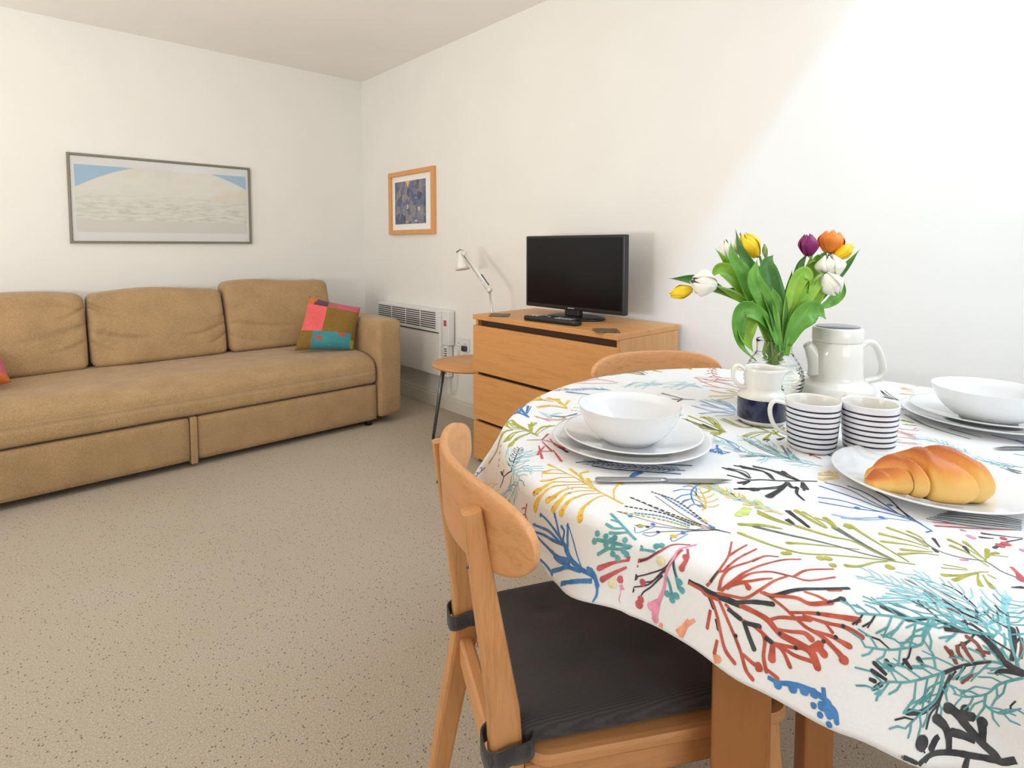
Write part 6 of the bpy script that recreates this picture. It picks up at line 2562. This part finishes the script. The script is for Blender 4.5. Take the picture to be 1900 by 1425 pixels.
def leaf_mb(pts, width, twist=0.0, face=None, fold=.25):
    """long tulip leaf swept along points with a lengthwise fold"""
    P = smooth_path(pts, 9)
    n = len(P)
    nv = 8
    vs = []
    face = Vector(face) if face is not None else -fwd
    for side in (0, 1):
        for i, p in enumerate(P):
            f = i / (n - 1)
            t = (P[min(i + 1, n - 1)] - P[max(i - 1, 0)]).normalized()
            sd = t.cross(face)
            sd = sd.normalized() if sd.length > .05 else rgt
            nn = sd.cross(t).normalized()
            a = twist * (f - .3)
            sd2 = sd * math.cos(a) + nn * math.sin(a)
            nn2 = nn * math.cos(a) - sd * math.sin(a)
            w_ = width * (.18 * (1 - f) + math.sin(PI * min(1, f * .93 + .04)) ** .8) * (1 - f ** 6)
            for j in range(nv + 1):
                v = j / nv * 2 - 1
                q = p + sd2 * (w_ * v * .5) + nn2 * (w_ * fold * (v * v - .4) + .0016 * math.sin(f * 15 + v * 2) * abs(v)) - nn2 * (.0009 * side)
                vs.append(q[:])
    m = n * (nv + 1)
    I = lambda s_, i, j: s_ * m + i * (nv + 1) + j
    fs = []
    for i in range(n - 1):
        for j in range(nv):
            fs.append((I(0, i, j), I(0, i, j + 1), I(0, i + 1, j + 1), I(0, i + 1, j)))
            fs.append((I(1, i, j), I(1, i + 1, j), I(1, i + 1, j + 1), I(1, i, j + 1)))
        for j in (0, nv):
            fs.append((I(0, i, j), I(0, i + 1, j), I(1, i + 1, j), I(1, i, j)))
    for i in (0, n - 1):
        for j in range(nv):
            fs.append((I(0, i, j), I(0, i, j + 1), I(1, i, j + 1), I(1, i, j)))
    return MB().add(vs, fs, 0, True)


NECK = Vector((VX, VY, ZT + .135))


def tulip(label, colour, k, head, tip, R_, open_, leaves, depth=0.0, via=None):
    """head/tip: pixel of the flower's base and tip; leaves: (pixel path with depths, width, twist, leaf material)"""
    rnd_ = random.Random(k)
    a = k * 2.4
    off = Vector((math.cos(a), math.sin(a), 0)) * .019
    foot = Vector((VX, VY, ZT + .022)) - off * 1.0
    neck = NECK + off * 1.05
    hb = bq(head[0], head[1], depth)
    ht_ = bq(tip[0], tip[1], depth - (0.0 if len(tip) < 3 else tip[2]))
    root = thing('tulip', label, 'tulip', foot[:], 0, 'tulips in the glass vase')
    O = foot
    mids = [bq(*v_) for v_ in (via or [])]
    pre = hb + (hb - ht_) * .35
    path = smooth_path([foot, foot * .45 + neck * .55, neck] + mids + ([pre] if not mids else []) + [hb], 7)
    MB().tube([p - O for p in path], [.0034 - .0008 * i / len(path) for i in range(len(path))], 10).build('stem', STEM, root)
    axis = ht_ - hb
    L = axis.length
    for i in range(6):
        inner = i % 2
        mb = petal_mb(hb - O, axis, i * PI / 3 + k, L * (1.0 if not inner else .97), R_, open_, 0, inner)
        mb.build('petal', PET[colour], root)
    for (pts, w_, tw, mi) in leaves:
        P = [bq(*q) for q in pts]
        leaf_mb([p - O for p in P], w_, tw).build('leaf', LEAF[mi], root)
    return root


# flower positions in the bouquet, as seen from the table's near side
tulip('yellow tulip lying out to the far left of the vase, half under a white one', 'yellow', 1, (1284, 536), (1243, 548), .0140, .1,
      [([(1432, 640, .0), (1420, 575, .0), (1385, 545, .01), (1345, 540, .01), (1320, 530, .0)], .022, .6, 1),
       ([(1345, 541, -.01), (1315, 526, -.01), (1280, 518, -.01), (1241, 517, -.01)], .023, .2, 1)], -.012, [(1425, 590, .0), (1360, 553, .0), (1305, 535, -.01)])
tulip('open white tulip leaning out on the left beside the yellow one', 'white', 2, (1326, 530), (1284, 520, .016), .0270, .05,
      [([(1430, 630, -.02), (1400, 560, -.02), (1365, 515, -.01), (1335, 500, .0), (1318, 517, .0)], .042, -.5, 0),
       ([(1435, 620, -.01), (1395, 568, -.02), (1360, 545, -.02), (1322, 527, -.01)], .020, .3, 0)], -.03, [(1425, 585, -.02), (1370, 545, -.03)])
tulip('tall white tulip at the upper left, partly behind leaves', 'white', 3, (1358, 486), (1346, 444), .0195, .05,
      [([(1440, 630, .03), (1405, 560, .02), (1360, 500, .01), (1326, 460, .0)], .026, .4, 0)], .03)
tulip('yellow tulip upright at the upper left of the bouquet', 'yellow', 4, (1404, 476), (1378, 434), .0215, .08,
      [([(1440, 640, -.03), (1420, 560, -.03), (1395, 500, -.02), (1375, 465, -.01), (1364, 423, .0)], .024, .5, 1),
       ([(1440, 630, -.02), (1405, 570, -.04), (1380, 510, -.03), (1360, 480, -.03), (1356, 447, -.02)], .034, -.2, 2)], .0)
tulip('pale pink tulip hidden behind the upright yellow one', 'pink', 5, (1388, 470), (1371, 432), .016, .25,
      [([(1445, 630, .03), (1425, 560, .03), (1405, 510, .03), (1385, 470, .04)], .036, .6, 0)], .04)
tulip('deep purple tulip at the top of the bouquet', 'purple', 6, (1500, 475), (1500, 434), .0200, .12,
      [([(1450, 640, .0), (1462, 570, .01), (1478, 520, .01), (1486, 490, .01), (1500, 468, .02)], .022, .8, 1),
       ([(1460, 610, .02), (1492, 560, .02), (1505, 515, .01), (1516, 480, .01), (1500, 490, .0)], .036, .5, 0)], .01)
tulip('orange tulip with frilled edges at the top right', 'orange', 7, (1538, 469), (1546, 429), .0255, .42,
      [([(1455, 630, .02), (1480, 570, .02), (1510, 520, .02), (1525, 480, .02), (1535, 465, .02)], .030, .4, 1)], .03)
tulip('yellow tulip pointing out to the upper right', 'yellow', 8, (1547, 481), (1582, 454), .0155, .05,
      [([(1465, 620, .03), (1510, 560, .03), (1560, 505, .02), (1597, 461, .02)], .022, .3, 1)], .02)
tulip('round white tulip at the right, below the orange one', 'white', 9, (1543, 515), (1538, 472, .008), .0285, .05,
      [([(1460, 620, -.02), (1490, 570, -.03), (1520, 530, -.02), (1546, 500, -.01)], .040, .4, 2)], -.02)
tulip('drooping white tulip at the right, lowest of the white ones', 'white', 10, (1528, 508), (1554, 546), .0240, .05,
      [([(1460, 640, -.03), (1480, 590, -.04), (1515, 545, -.04), (1533, 500, -.03), (1538, 498, -.03)], .032, -.4, 0),
       ([(1524, 570, -.03), (1540, 560, -.02), (1560, 545, -.02), (1567, 520, -.01)], .022, .5, 2)], -.04, [(1480, 560, -.03), (1512, 520, -.05)])
tulip('small pale tulip low on the left behind a leaf', 'pink', 11, (1366, 520), (1346, 500), .0125, .2,
      [([(1440, 620, -.04), (1410, 585, -.06), (1380, 574, -.06), (1369, 600, -.06), (1374, 640, -.05), (1404, 670, -.05)], .036, .9, 2),
       ([(1432, 610, -.03), (1408, 575, -.04), (1388, 590, -.05), (1385, 625, -.05), (1398, 655, -.04)], .044, -.3, 0)], .03)
tulip('cluster of tulip leaves with a green tip spike in the middle of the bouquet', 'green', 12, (1421, 478), (1418, 452), .0045, .0,  # leaf tip spike, built as a small green flower head
      [([(1448, 650, -.05), (1442, 580, -.05), (1428, 525, -.04), (1424, 490, -.04), (1436, 472, -.03)], .046, .25, 1),
       ([(1445, 640, -.06), (1425, 570, -.05), (1400, 520, -.05), (1405, 480, -.04)], .038, .5, 2),
       ([(1455, 640, -.05), (1462, 575, -.05), (1476, 530, -.05), (1492, 508, -.05), (1503, 520, -.05), (1500, 545, -.05)], .032, .9, 0),
       ([(1460, 640, -.05), (1478, 600, -.06), (1500, 580, -.06), (1518, 578, -.05), (1533, 592, -.05)], .046, .2, 2),
       ([(1452, 655, -.05), (1450, 600, -.05), (1440, 560, -.05), (1432, 530, -.05)], .030, -.4, 2),
       ([(1458, 660, -.04), (1470, 600, -.05), (1500, 545, -.05), (1530, 510, -.04), (1536, 497, -.04)], .028, .3, 0),
       ([(1448, 640, -.02), (1455, 580, -.02), (1464, 540, -.02), (1470, 500, -.02)], .022, .5, 1)], -.01)
